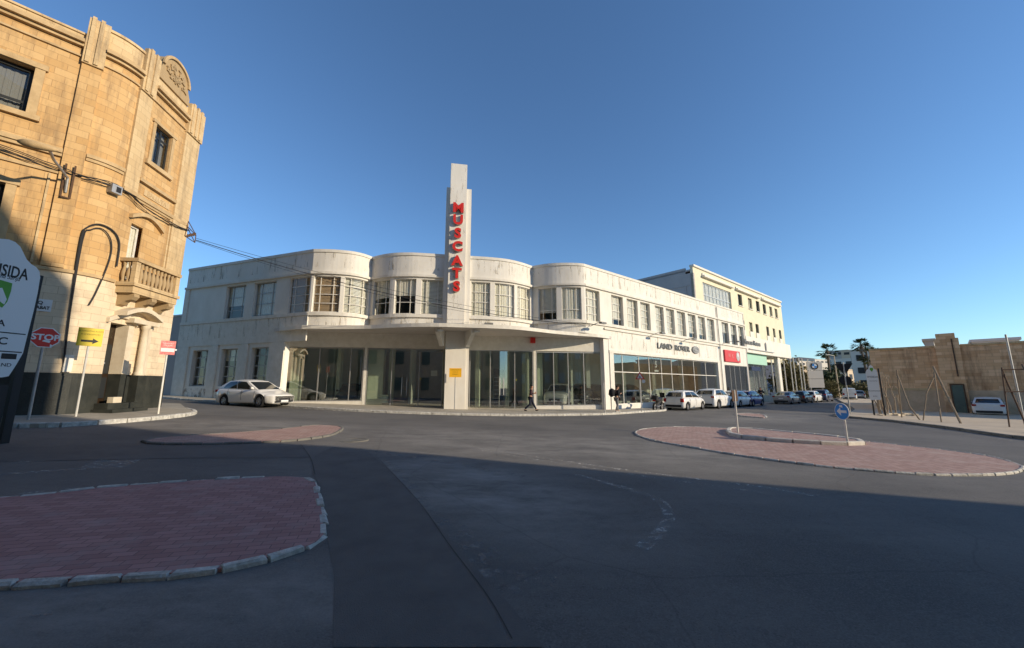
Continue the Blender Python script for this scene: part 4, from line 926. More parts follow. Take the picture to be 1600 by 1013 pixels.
# ------------------------------------------------------------------ cars
def lerp_tab(tab, x):
    if x <= tab[0][0]: return tab[0][1]
    for (a, u), (b, v) in zip(tab, tab[1:]):
        if x <= b: 
            t = (x-a)/(b-a); t = t*t*(3-2*t)*.5+t*.5; return u+(v-u)*t
    return tab[-1][1]
def make_car(style, paint, label, group=None, name='parked_car'):
    """x forward, y left, wheels on z = 0"""
    S = dict(
        hatch=dict(L=4.3, W=1.79, wb=2.66, wr=.32, fx=1.30, belt=.92, belt_r=1.02, hood=.80, nose=.62, tail=1.0, rb=-2.02, fb=1.05, rt=-1.35, ft=.05, H=1.46, deck=None),
        small=dict(L=3.95, W=1.72, wb=2.50, wr=.31, fx=1.22, belt=.95, belt_r=1.02, hood=.90, nose=.68, tail=1.0, rb=-1.88, fb=1.12, rt=-1.50, ft=.20, H=1.50, deck=None),
        suv=dict(L=4.4, W=1.90, wb=2.68, wr=.37, fx=1.32, belt=1.10, belt_r=1.18, hood=1.02, nose=.86, tail=1.15, rb=-2.10, fb=.98, rt=-1.55, ft=.15, H=1.66, deck=None),
        sedan=dict(L=4.65, W=1.82, wb=2.78, wr=.33, fx=1.40, belt=.92, belt_r=1.0, hood=.82, nose=.64, tail=1.02, rb=-1.75, fb=1.05, rt=-.85, ft=.10, H=1.42, deck=1.02),
        van=dict(L=4.7, W=1.86, wb=2.9, wr=.33, fx=1.45, belt=1.15, belt_r=1.15, hood=1.02, nose=.80, tail=1.15, rb=-2.28, fb=1.35, rt=-2.22, ft=.72, H=1.92, deck=None))[style]
    L, Wd, wb, wr = S['L'], S['W']/2, S['wb'], S['wr']; xf, xr = S['fx'], S['fx']-wb
    car = root(name, label, 'van' if style == 'van' else 'car', (0, 0, 0), group)
    h = L/2
    top = [(-h, S['tail']*.62), (-h+.04, S['tail']*.93), (-h+.16, S['tail']), (S['rb'], S['deck'] or S['belt_r']), (S['rt'], S['belt_r']), (S['fb'], S['belt']+.02), (S['fb']+.35, S['hood']), (h-.32, S['nose']+.08), (h-.08, S['nose']), (h-.01, S['nose']*.70)]
    wid = [(-h, .80), (-h+.08, .92), (-h+.35, .985), (-.6, 1.0), (h-.8, .99), (h-.35, .93), (h-.1, .80), (h, .66)]
    xs = sorted(set([-h, -h+.04, -h+.10, -h+.18, -h+.3]+[-h+.3+i*(L-.6)/26 for i in range(27)]+[h-.2, h-.1, h-.05, h]+[c+wr*1.18*cos(pi*k/10) for c in (xf, xr) for k in range(11)]))
    def zb(x):
        z = .20+(.10 if x > h-.1 or x < -h+.1 else 0)
        for c in (xf, xr):
            d = abs(x-c); R = wr*1.17
            if d < R: z = max(z, wr+sqrt(R*R-d*d)*.98)
        return z
    mb = MB(); rings = []
    for x in xs:
        zt = lerp_tab(top, x); w = Wd*lerp_tab(wid, x); b = zb(x); b = min(b, zt-.1); sh = zt-.07
        m1 = max(b+.02, .34); m2 = max(m1+.02, .58); m3 = max(m2+.02, sh-.10)
        q = [(0, b), (w*.90, b), (w*.965, b+.015 if b > .3 else b+.06), (w, m2), (w*.985, min(m3, sh-.02)), (w*.93, sh), (w*.80, zt-.012), (w*.45, zt+.012), (0, zt+.02)]
        r = [(x, y, z) for y, z in q]+[(x, -y, z) for y, z in q[-2:0:-1]]; k0 = len(mb.v); mb.v += r; rings.append((k0, len(r)))
    n = rings[0][1]
    for i in range(len(rings)-1):
        a, b = rings[i][0], rings[i+1][0]
        for k in range(n): k2 = (k+1) % n; mb.f.append((a+k, b+k, b+k2, a+k2))
    mb.f.append(tuple(rings[0][0]+k for k in range(n))); mb.f.append(tuple(rings[-1][0]+k for k in reversed(range(n))))
    body = mb.build('body', M[paint], car, smooth=38)
    # cabin
    w0, w1 = Wd*.925, Wd*(.72 if style != 'van' else .84); zbr, zbf, H = S['belt_r']-.03, S['belt']-.03, S['H']
    c = {('r', 0): (S['rb'], w0*.93, zbr), ('f', 0): (S['fb'], w0*.90, zbf), ('r', 1): (S['rt'], w1*.96, H-.06), ('f', 1): (S['ft'], w1*.97, H-.05)}
    mb = MB(); N = 12; K = 5
    def side(u, v):   # u rear->front 0..1, v belt->roof
        a = Vector(c[('r', 0)]).lerp(Vector(c[('f', 0)]), u); b = Vector(c[('r', 1)]).lerp(Vector(c[('f', 1)]), u)
        p = a.lerp(b, v); bow = sin(pi*u); p.y += .055*bow*(1-.3*v)+.035*sin(pi*v); p.z += .05*bow*v
        return p
    G = [[side(i/N, j/K) for j in range(K+1)] for i in range(N+1)]
    for sgn in (1, -1):
        for i in range(N):
            for j in range(K):
                q = [G[i][j], G[i+1][j], G[i+1][j+1], G[i][j+1]]; mb.quad(*[(p.x, p.y*sgn, p.z) for p in q])
    for j in range(K):
        for i in (0, N):
            a, b = G[i][j], G[i][j+1]; bx = .06 if i == N else -.05
            for k in range(4):
                y0, y1 = 1-k*.5, 1-(k+1)*.5; f = lambda p, y: (p.x+bx*(1-y*y), p.y*y, p.z)
                mb.quad(f(a, y0), f(a, y1), f(b, y1), f(b, y0))
    for i in range(N):
        a, b = G[i][K], G[i+1][K]
        for k in range(6):
            y0, y1 = 1-k/3, 1-(k+1)/3
            def f(p, y, i_): 
                ex = .06*(1-y*y) if i_ == N else (-.05*(1-y*y) if i_ == 0 else 0)
                return (p.x+ex, p.y*y, p.z+.055*(1-y*y)*(0 if i_ in (0, N) else 1))
            mb.quad(f(a, y0, i), f(b, y0, i+1), f(b, y1, i+1), f(a, y1, i))
    mb.build('cabin', M[paint], car, smooth=40)
    gl = M['carglass']
    def band(u0, u1, sgn, nm='side_window'):
        mb = MB(); us = sorted({u0, u1} | {i/N for i in range(N+1) if u0 < i/N < u1}); vs = [.10, .2, .4, .6, .8, .88]
        for a, b in zip(us, us[1:]):
            for u, v in zip(vs, vs[1:]):
                q = [Vector((p.x, (p.y+.012)*sgn, p.z)) for p in (side(a, u), side(b, u), side(b, v), side(a, v))]; mb.quad(*q)
        mb.build(nm, gl, car, smooth=60)
    if style == 'van': spans = [(.60, .93)]
    elif style == 'sedan': spans = [(.18, .50), (.53, .90)]
    else: spans = [(.13, .50), (.53, .91)]
    for a, b in spans:
        for sgn in (1, -1): band(a, b, sgn)
    def glassend(i, nm, m, v0=.08, v1=.90):
        mb = MB(); bx = .06 if i else -.05; e = .012 if i else -.012
        for k in range(6):
            y0, y1 = (1-k/3)*m, (1-(k+1)/3)*m; a, b = side(i, v0), side(i, v1)
            f = lambda p, y: (p.x+bx*(1-y*y)+e, p.y*y, p.z+.006)
            mb.quad(f(a, y0), f(a, y1), f(b, y1), f(b, y0))
        mb.build(nm, gl, car)
    glassend(1, 'windscreen', .90)
    if style != 'van': glassend(0, 'rear_window', .84, .12, .86)
    # wheels
    for x in (xf, xr):
        for sgn in (1, -1):
            mb = MB(); pr = [(wr*.62, -.10), (wr*.92, -.105), (wr, -.07), (wr, .07), (wr*.92, .105), (wr*.62, .10)]
            mb.lathe((x, sgn*(Wd-.13), wr), pr+[pr[0]], 24, 'y'); wh = mb.build('wheel', M['tyre'], car, smooth=40)
            mb = MB(); yo = sgn*.085; c0 = (x, sgn*(Wd-.13)+yo, wr)
            mb.lathe(c0, [(wr*.66, sgn*.01), (wr*.58, -sgn*.015), (wr*.56, -sgn*.05), (.001, -sgn*.05)], 20, 'y')
            for k in range(5):
                an = 2*pi*k/5+.3; d = Vector((cos(an), 0, sin(an))); p = Vector(c0)+Vector((0, -sgn*.01, 0))
                mb.obox(p+d*wr*.31, d*wr*.28, Vector((0, .012, 0)), d.cross(Vector((0, 1, 0)))*.028)
            mb.lathe(c0, [(.05, -sgn*.03), (.05, sgn*.006), (.001, sgn*.006)], 10, 'y'); mb.build('rim', M['rim'], wh, smooth=40)
    # wheel housing and underside
    mb = MB(); mb.box((0, 0, .3), (L*.86, Wd*1.5, .22)); mb.build('underside', M['plastic'], car)
    zn, zt_ = S['nose'], S['tail']
    for sgn in (1, -1):
        for x in (S['fb']-.12, S['fb']-1.08, S['rb']+.95):
            zt = lerp_tab(top, x); ys_ = [(Wd*.968, .36), (Wd+.004, .58), (Wd*.988, zt-.17), (Wd*.94, zt-.07)]; mb = MB()
            for (ya, za), (yb, zb2) in zip(ys_, ys_[1:]): mb.quad((x-.011, sgn*(ya+.005), za), (x+.011, sgn*(ya+.005), za), (x+.011, sgn*(yb+.005), zb2), (x-.011, sgn*(yb+.005), zb2))
            mb.build('door_seam', M['plastic'], car)
        mb = MB(); mb.box((-.0, sgn*(Wd+.012), .78), (L*.0+.16, .03, .03)); mb.box((-.95, sgn*(Wd+.012), .80), (.16, .03, .03)); mb.build('door_handle', M['rim'], car)
    for sgn in (1, -1):
        mb = MB(); w = Wd*.80; mb.hexa([(h-.42, sgn*(w+.115), zn-.10), (h-.10, sgn*(w-.12), zn-.13), (h-.11, sgn*(w-.14), zn-.13), (h-.44, sgn*(w+.02), zn-.10)], [(h-.50, sgn*(w+.115), zn+.02), (h-.13, sgn*(w-.13), zn-.035), (h-.15, sgn*(w-.16), zn-.035), (h-.50, sgn*(w+.02), zn+.02)]) if sgn < 0 else mb.hexa([(h-.42, (w+.115), zn-.10), (h-.44, (w+.02), zn-.10), (h-.11, (w-.14), zn-.13), (h-.10, (w-.12), zn-.13)], [(h-.50, (w+.115), zn+.02), (h-.50, (w+.02), zn+.02), (h-.15, (w-.16), zn-.035), (h-.13, (w-.13), zn-.035)])
        mb.build('headlight', M['headlight'], car)
        mb = MB(); zz = zt_-.12; hh = .28 if style in ('small', 'van') else .14; mb.box((-h+.10, sgn*Wd*.80, zz-hh/2+.05), (.20, Wd*.26, hh)); mb.build('taillight', M['taillight'], car)
        mb = MB(); p = side(.93, .10); mb.tube([(p.x-.02, sgn*(p.y+.02), p.z+.02), (p.x-.02, sgn*(p.y+.10), p.z+.07), (p.x-.02, sgn*(p.y+.20), p.z+.07)], [.035, .075, .06], 8); mb.build('wing_mirror', M[paint], car, smooth=60)
    mb = MB(); gw = .62 if style != 'suv' else .74
    mb.box((h-.045, 0, zn*.58), (.10, gw*1.1, .20)); mb.build('grille', M['plastic'], car)
    mb = MB(); mb.box((h-.03, 0, .30), (.10, 1.1, .10)); mb.build('lower_grille', M['plastic'], car)
    mb = MB(); mb.box((h+.012, 0, zn*.50), (.02, .46, .10)); mb.build('number_plate', M['white_sign'], car)
    mb = MB(); mb.box((-h-.008, 0, .66 if style != 'van' else .8), (.02, .46, .10)); mb.build('number_plate', M['white_sign'], car)
    mb = MB(); mb.box((-h+.03, 0, .36), (.12, Wd*1.5, .17)); mb.build('rear_bumper', M['plastic'], car)
    if style == 'van':
        mb = MB(); mb.box((-h+.06, 0, 1.0), (.02, .02, 1.3)); mb.build('rear_door_seam', M['plastic'], car)
    return car
def put(car, x, y, yaw, z=None, roll=True):
    car.location = (x, y, (gz(x) if z is None else z)+.004); car.rotation_euler = (0, 0, yaw); return car
def atdepth(px, D, Yoff=0):          # ground position at photo column px and depth D
    Y = D; X = colx(px, Y, 0.8); return X, Y
GK = 'cars parked along the showroom kerb'
yw = atan2(WD.y, WD.x)
def kerbcar(px, style, paint, label, dist=2.0):
    c = make_car(style, paint, label, GK); best = None
    for k in range(400):
        t = k*.2; q = wp(t, dist); Yc = q.y*cos(PITCH)+(.8-CH)*sin(PITCH); x = 800+FPX*q.x/Yc
        if best is None or abs(x-px) < best[0]: best = (abs(x-px), q)
    q = best[1]; return put(c, q.x, q.y, yw)
kerbcar(1071, 'small', 'carwhite', 'white hatchback parked right beside the motorcycle, nearest car of the kerb row')
kerbcar(1117, 'suv', 'carwhite', 'white estate car parked second in the row, ahead of the white hatchback')
kerbcar(1150, 'small', 'carwhite', 'white car parked third in the row in front of the red sign shop')
kerbcar(1169, 'small', 'carblue', 'small blue car at the head of the row beyond the white cars')
kerbcar(1229, 'sedan', 'carsilver', 'silver fastback saloon parked behind the dark car near the white columns', 2.4)
kerbcar(1252, 'small', 'cargrey', 'dark grey hatchback parked between the silver saloon and a white hatchback', 2.4)
kerbcar(1268, 'small', 'carwhite', 'white hatchback parked between the dark grey and the navy car', 2.4)
kerbcar(1284, 'suv', 'carnavy', 'navy off road car parked at the far end by the advertising pylon', 2.4)
# car passing in front of the left wing
x0, y0 = gp(375, 631); x1, y1 = gp(434, 640)
c = make_car('hatch', 'carwhite', 'white five door hatchback on the road in front of the grey left wing', None, 'driving_car')
D = 22.3; put(c, colx(400, D), D, radians(-18))
c['label'] = 'white five door hatchback on the road in front of the shaded left wing'
c = make_car('hatch', 'carwhite', 'white hatchback parked nose in against the weathered tan wall', None)
D = 28.2; put(c, colx(1542, D), D, radians(38)); c.scale = (.88, .88, .88)
c = make_car('van', 'carwhite', 'white panel van parked far down the street beyond the triangular sign', None, 'parked_van'); D = 66; put(c, colx(1326, D), D, radians(50))
c = make_car('small', 'carsilver', 'pale grey car parked just ahead of the white van', None); D = 71.5; put(c, colx(1341, D), D, radians(50))
# cars on show inside
def indoor(style, paint, label, x, y, yaw):
    c = make_car(style, paint, label, None, 'display_car'); q = lw(x, y); put(c, q[0], q[1], _a+yaw, .165); return c
indoor('suv', 'carwhite', 'white compact off road car on show behind the glass right of the entrance', 8.1, 3.9, radians(-96))
indoor('suv', 'cargrey', 'dark grey off road car on show beside the white one behind the glass', 10.6, 5.4, radians(-100))
indoor('suv', 'carblack', 'black off road car on show behind the left hand corner glass', -7.4, 4.2, radians(-60))
for t, st, pc, lb in ((5.2, 'suv', 'cargrey', 'dark off road car on show behind the first panes of the long window'), (10.2, 'suv', 'carblack', 'black off road car on show behind the middle of the long window')):
    c = make_car(st, pc, lb, None, 'display_car'); q = wp(t, -3.6); put(c, q.x, q.y, yw-radians(100), .165)

# ------------------------------------------------------------------ yellow building and white car showroom beyond
PY = Path([tuple(wp(26.14, -4)[:2]), tuple(wp(59.8, -4)[:2])]); y0_ = -26.14
YB = root('yellow_building', 'cream yellow four storey building with white window bands behind the white showroom', 'office building', tuple(wp(30, -8)))
def ys(s): return s+y0_
wy = []
for s in (40.0, 43.95, 47.2): wy.append((s, s+1.55, 13.55, 15.3))
for s in (50.2, 53.3, 56.0): wy.append((s, s+1.45, 13.5, 15.2))
for s in (40.2, 43.4, 46.0): wy.append((s, s+1.35, 9.95, 11.4))
for s in (50.8, 53.9, 57.0): wy.append((s, s+1.2, 9.9, 11.45))
big = (28.6, 37.4, 12.3, 15.1)
mb = MB(); PY.wall(mb, 0, PY.S[-1], 5.5, 16.7, .35, [(ys(a), ys(b), c_, d_) for a, b, c_, d_ in wy+[big]]); mb.build('front_wall', M['yellow_wall'], YB)
mb = MB(); PY.box(mb, -.05, PY.S[-1]+.05, 16.701, 16.95, -.4, .18); mb.build('cornice', M['render2'], YB)
for a, b in ((28.4, 37.9), (39.2, 48.3), (49.7, 58.6)):
    mb = MB(); PY.box(mb, ys(a), ys(b), 15.72, 15.95, .0, .42); PY.box(mb, ys(a)+.1, ys(b)-.1, 15.95, 16.25, .0, .14); mb.build('sun_hood', M['render2'], YB)
for a, b, c_, d_ in wy: window(PY, ys(a), ys(b), c_, d_, YB, (1, 1), (1,), dep=.2, rim=.08, frame='dark_frame', back='curtain' if (a*10) % 3 > 1.4 else None)
window(PY, ys(28.6), ys(37.4), 12.3, 15.1, YB, (1,)*8, (1, 1.3), dep=.15, rim=.1, bar=.10, frame='bluish', back='blind_white', name='strip_window')
for a, b, c_, d_ in wy[6:]:
    mb = MB(); PY.box(mb, ys(a)-.12, ys(b)+.12, c_-1.15, c_-.02, -.02, .08); mb.build('apron_panel', M['render2'], YB)
for a, b, c_, d_ in wy[:6]:
    mb = MB(); PY.box(mb, ys(a)-.1, ys(b)+.1, c_-.12, c_-.01, -.02, .14); mb.build('sill', M['render2'], YB)
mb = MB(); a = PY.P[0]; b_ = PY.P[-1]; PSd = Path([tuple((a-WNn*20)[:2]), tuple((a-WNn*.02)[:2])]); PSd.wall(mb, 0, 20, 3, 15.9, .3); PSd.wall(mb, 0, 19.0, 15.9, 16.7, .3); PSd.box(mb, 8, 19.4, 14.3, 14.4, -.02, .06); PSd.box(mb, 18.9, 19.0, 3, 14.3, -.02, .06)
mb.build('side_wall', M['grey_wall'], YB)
mb = MB(); mb.prism([tuple((a-WNn*.3)[:2]), tuple((b_-WNn*.3)[:2]), tuple((b_-WNn*20)[:2]), tuple((a-WNn*20)[:2])], 16.2, 16.4); PE = Path([tuple(b_[:2]), tuple((b_-WNn*20)[:2]), tuple((a-WNn*20)[:2])]); mb.build('roof', M['grey_wall'], YB)
mb = MB(); PE.wall(mb, .36, PE.S[-1], 5.5, 16.7, .3); mb.build('rear_wall', M['yellow_wall'], YB)
# white fascia showroom on the street line
PWt = Path([tuple(wp(29.85, 0)[:2]), tuple(wp(46.8, 0)[:2])]); o0 = -29.85
WS = root('white_fascia_showroom', 'long white fascia showroom with mint glass band and slanted pillars beyond the red sign', 'showroom', tuple(wp(38, -3, -.4)))
mb = MB(); PWt.wall(mb, 0, PWt.S[-1], 5.72, 7.72, .4); q = PWt.P[-1]; PW3 = Path([tuple(q[:2]), tuple((q-WNn*9)[:2])]); PW3.wall(mb, .41, 9, 5.72, 7.72, .3); mb.build('fascia', M['render'], WS)
mb = MB(); mb.prism([tuple(wp(29.9, -.4)[:2]), tuple(wp(46.4, -.4)[:2]), tuple(wp(46.4, -9)[:2]), tuple(wp(29.9, -9)[:2])], 6.0, 6.2); mb.build('roof', M['render2'], WS)
mb = MB(); PWt.box(mb, .05, 7.8, 4.40, 5.70, -.5, -.42); PWt.box(mb, 7.72, 7.8, 4.40, 5.70, -4, -.51); mb.build('glass_band', M['mint'], WS)
text('fascia_lettering', 'Muscats Motors', .85, PWt.at(1.9, .06, 6.95), rW, U3, M['grey_print'], WS, .02, sx=.95, bold=.01)
mb = MB(); mb.plate([PWt.at(s, .02, z) for s, z in ((6.25, 6.25), (6.6, 6.25), (6.65, 7.1), (6.45, 7.35), (6.2, 7.1))], nW, .06); mb.build('fascia_emblem', M['grey_print'], WS)
mb = MB(); PWt.box(mb, .5, 9.2, 6.12, 6.2, .01, .16); mb.build('light_rail', M['steel'], WS)
mb = MB(); PWt.box(mb, 2.2, 5.2, 3.6, 4.1, -.55, -.45); mb.build('dark_shop_sign', M['carnavy'], WS)
PGW = Path([tuple(wp(29.9, -.6)[:2]), tuple(wp(37.6, -.6)[:2]), tuple(wp(41.0, -4.5)[:2])])
front_glass(PGW, [(0, PGW.S[-1], -.3)], -.3, 4.39, [1.6, 3.3, 5.0, 6.6, 8.4, 10.2], WS)
mb = MB(); PGW.wall(mb, 0, PGW.S[-1], -1, -.02, 6); mb.build('floor', M['tile'], WS)
mb = MB(); mb.prism([tuple(wp(x, y)[:2]) for x, y in ((30.2, -7), (44, -7), (44, -8), (30.2, -8))], -1, 6.0); mb.build('rear_wall', M['room'], WS)
mb = MB(); b0 = wp(42.2, -.5, -.5); mb.obox(wp(42.0, -.5, 2.6), WD*.5, WNn*.25, U3*3.12); mb.build('pillar', M['render2'], WS)
mb = MB(); mb.tube([wp(35.2, -.9, 3.9), wp(35.4, -.9, -.4)], .10, 8); mb.build('round_column', M['render2'], WS)
mb = MB(); PL_ = Path([tuple(wp(33, .2)[:2]), tuple(wp(41, .2)[:2])]); PL_.wall(mb, 0, 8, -1, .55, .25); tag(mb.build('low_stone_wall', M['whitestone'], org=wp(37, .1)), 'low pale stone wall at the foot of the white fascia showroom glass', 'low wall')
for k, s in enumerate((38.6, 40.4, 43.8, 46.2, 48.4, 50.6, 52.8, 55.4)):
    mb = MB(); b = wp(s, -.2+.15*(k % 2), -.5); mb.tube([b, b+U3*(5.6 if k < 3 else 6.4)], .07, 7); mb.tube([b+U3*.0, b+U3*.3], .14, 7); mb.lathe(tuple(b+U3*(5.6 if k < 3 else 6.4)), [(.07, 0), (.1, .06), (.001, .14)], 7)
    tag(mb.build('flagpole', M['white_frame'], org=b), ('bare white pole left of the slanted grey pillar, first of the forecourt row', 'bare white pole just left of the slanted grey pillar', 'bare white pole directly right of the slanted grey pillar', 'taller bare white pole, second to the right of the slanted pillar', 'taller bare white pole, third to the right of the slanted pillar', 'taller bare white pole, fourth to the right of the slanted pillar', 'taller bare white pole, second from the advertising pylon', 'taller bare white pole standing nearest the advertising pylon')[k], 'flagpole', 'flagpoles along the forecourt')
# advertising pylon with roundel
bp_ = Vector((47.7, 60.4, -.6)); PYL = root('advertising_pylon', 'pale grey three panel pylon with a round dark emblem beside the flagpoles', 'pylon sign', tuple(bp_))
er = Vector((.985, -.17, 0)).normalized(); en = Vector((er.y, -er.x, 0))
for z0, z1 in ((4.15, 5.5), (2.85, 4.1), (1.45, 2.8)):
    mb = MB(); mb.obox(bp_+U3*((z0+z1)/2+.6), er*1.05, en*.12, U3*((z1-z0)/2)); pn = mb.build('panel', M['drab'], PYL)
mb = MB(); mb.obox(bp_-er*.9+U3*2.9, er*.07, en*.08, U3*2.95); mb.obox(bp_+er*.8+U3*1.0, er*.07, en*.08, U3*1.05); mb.build('post', M['grey_print'], PYL)
cc = bp_-er*.05+U3*5.42+en*.125
for r, mt, th in ((.56, 'print', .02), (.36, 'white_sign', .03)):
    mb = MB(); mb.plate(oval(cc, r, r, er, U3), en, th); rn = mb.build('roundel', M[mt], PYL)
for k in (0, 2):
    mb = MB(); a0 = pi/2*k+pi/2; P_ = [cc+en*.032]+[cc+en*.032+er*.34*cos(a0+pi/2*j/6)+U3*.34*sin(a0+pi/2*j/6) for j in range(7)]; mb.plate(P_, en, .01); mb.build('roundel_quarter', M['blue_sign'], rn)
text('roundel_lettering', 'B M W', .2, cc+en*.024+U3*.45, er, U3, M['white_sign'], rn, .003, sx=1.0, bold=.005)

# ------------------------------------------------------------------ the tan wall on the right
tp = Vector((34.2, 29.6, 0)); td = Vector((.66, -.75, 0)).normalized()
PT = Path([tuple((tp-td*4.7)[:2]), tuple((tp+td*24)[:2])])
TW = root('tan_boundary_wall', 'long weathered tan stone wall with a taller buttressed bay and a grey green door', 'boundary wall', tuple(tp+U3*-.4))
def tws(px, y=600): return phit(PT, px, y)[0]
sA, sB = tws(1460, 535), tws(1503, 560); HW = 4.72
mb = MB(); PT.wall(mb, 0, sA-.01, 1.35, HW, .6); PT.wall(mb, sB+.01, PT.S[-1], 1.35, HW, .6); mb.build('wall', M['tan_wall'], TW)
mb = MB(); PT.wall(mb, 0, sA-.01, -.8, 1.345, .6); PT.wall(mb, sB+.01, PT.S[-1], -.8, 1.345, .6); mb.build('plastered_base', M['tan_low'], TW)
ds0, ds1 = tws(1493, 620), tws(1509, 620)
sA2, sB2 = sA, max(sB, ds1+.25)
mb = MB(); PT.box(mb, sA, sB, 1.36, 5.35, -.6, .30); PT.box(mb, sA, sB-.0, -.8, 1.355, -.6, .31); PT.box(mb, sA+.1, sB-.15, 5.35, 5.75, -.5, .2); mb.build('raised_bay', M['tan_wall'], TW)
mb = MB(); PT.box(mb, 0, sA-.02, HW, HW+.14, -.62, .08); PT.box(mb, sB+.02, PT.S[-1], HW, HW+.14, -.62, .08); PT.box(mb, 0.3, sA-.05, 1.36, 1.5, -.02, .05); mb.build('coping', M['limestone_pale'], TW)
dS = tws(1496, 625); dE = tws(1510, 625)
mb = MB(); PT.box(mb, sB-.80, sB-.22, -.45, 1.75, .315, .34); d_ = mb.build('door', M['teal_door'], TW)
mb = MB(); PT.box(mb, sB-.88, sB-.81, -.45, 1.85, .315, .37); PT.box(mb, sB-.21, sB-.14, -.45, 1.85, .315, .37); PT.box(mb, sB-.81, sB-.21, 1.76, 1.85, .315, .369); mb.build('door_frame', M['rust'], d_)
mb = MB(); random.seed(5)
for k in range(5):
    s = sA-2.2-random.random()*1.3 if k < 3 else sA-.6; z = 2.8
mb.tube([PT.at(sA+.9, .34, 5.3), PT.at(sA+.9, .34, 2.4)], .04, 6); mb.build('drainpipe', M['rust'], TW)
mb = MB(); R2 = Path([tuple((tp-td*4.7)[:2]), tuple((tp-td*4.7+Vector((12, 11, 0)))[:2])]); R3 = Path([R2.P[1][:2], R2.P[0][:2]]); R3.wall(mb, 0, R3.S[-1]-.02, -.8, HW, .5); mb.build('return_wall', M['tan_wall'], TW)
# roofs and huts seen over the wall
nT = Vector((td.y, -td.x, 0))
def behind(name, label, cat, x0, x1, y0, y1, dist, mt, dpt=6):
    PB_ = Path([tuple((tp-nT*dist-td*20)[:2]), tuple((tp-nT*dist+td*60)[:2])]); a, zt = phit(PB_, x0, y0); b, _ = phit(PB_, x1, y0); 
    r = root(name, label, cat, tuple(PB_.at((a+b)/2, -dpt/2)))
    mb = MB(); PB_.box(mb, a, b, -.5, zt-.25, -dpt, 0); mb.build('wall', M[mt], r)
    mb = MB(); PB_.box(mb, a-.15, b+.15, zt-.25, zt, -dpt-.15, .15); mb.build('roof', M[mt], r); return r
behind('flat_roof_block', 'long pale blue flat roofed block rising just over the tan wall', 'building', 1518, 1592, 531, 0, 14, 'bluish')
behind('flat_roof_block', 'pale blue flat roofed block at the right edge of the photo over the tan wall', 'building', 1594, 1650, 533, 0, 20, 'bluish')
behind('roof_hut', 'small white rooftop hut left of the raised wall bay', 'hut', 1443, 1458, 530, 0, 18, 'drab3')
# weathered props and poles
def prop_group(name, label, cat, pieces, mt='timber', loc=None, parts='pole'):
    r = root(name, label, cat, loc)
    for p, r_ in pieces: mb = MB(); mb.tube(p, r_, 7); mb.build(parts, M[mt], r)
    return r
def P3(px, py, D, z=None): # point at a photo pixel at depth D
    d = ray(px, py); t = D/(d.y*cos(PITCH)+d.z*sin(PITCH)); return Vector((d.x*t, d.y*t, CH+d.z*t))
g = lambda x, y: Vector((*gp(x, y), gz(gp(x, y)[0])+.08))
b1, b2 = g(1409.5, 655), g(1438, 659); tpz = P3(1401, 578, 23.5)
prop_group('timber_prop', 'pair of weathered timber props leaning together, nearest the town name board', 'timber prop', [([b1, tpz], .035), ([b2, b2.lerp(tpz, .25)+Vector((-.25, 0, .0)), tpz-U3*.35], .035)], loc=tuple(b1))
b1, b2, b3 = g(1443, 660), g(1471.5, 663), g(1502, 665); tpz = P3(1458, 573, 22.0)
prop_group('timber_tripod', 'tripod of three weathered timber poles standing in the middle of the pale pavement', 'timber tripod', [([b1, b1.lerp(tpz, .5)+Vector((-.1, 0, 0)), tpz-U3*.5], .032), ([b2, tpz-U3*.3], .032), ([b3, tpz], .05)], loc=tuple(b2))
b1 = g(1578, 671); t1 = P3(1565, 574, 18.6); b2 = g(1602, 668)
FRM = prop_group('steel_prop_frame', 'rusty steel frame of uprights and rails at the right edge by the tall pole', 'steel frame', [([b1, t1-U3*.02], .028), ([g(1606, 672), t1-U3*.2], .035), ([g(1660, 684), P3(1597, 570, 18.6)], .04)], mt='rust', loc=tuple(b1), parts='upright')
mb = MB(); mb.tube([t1-U3*.12-WD*.1, P3(1660, 572, 18.0)-U3*.12], .03, 6); mb.build('rail', M['rust'], FRM)
mb = MB(); m1 = b1.lerp(t1, .58); mb.tube([m1-WD*.05, m1+(P3(1660, 572, 18.0)-t1)], .03, 6); mb.build('rail', M['rust'], FRM)
b = g(1602, 666); tt_ = Vector((b.x, b.y, 5.0)); prop_group('lattice_mast', 'tall pale galvanised mast standing at the right edge in front of the tan wall', 'mast', [([b, Vector((b.x-.02, b.y, 4.35))], .042)], mt='steel', loc=tuple(b), parts='mast_tube')
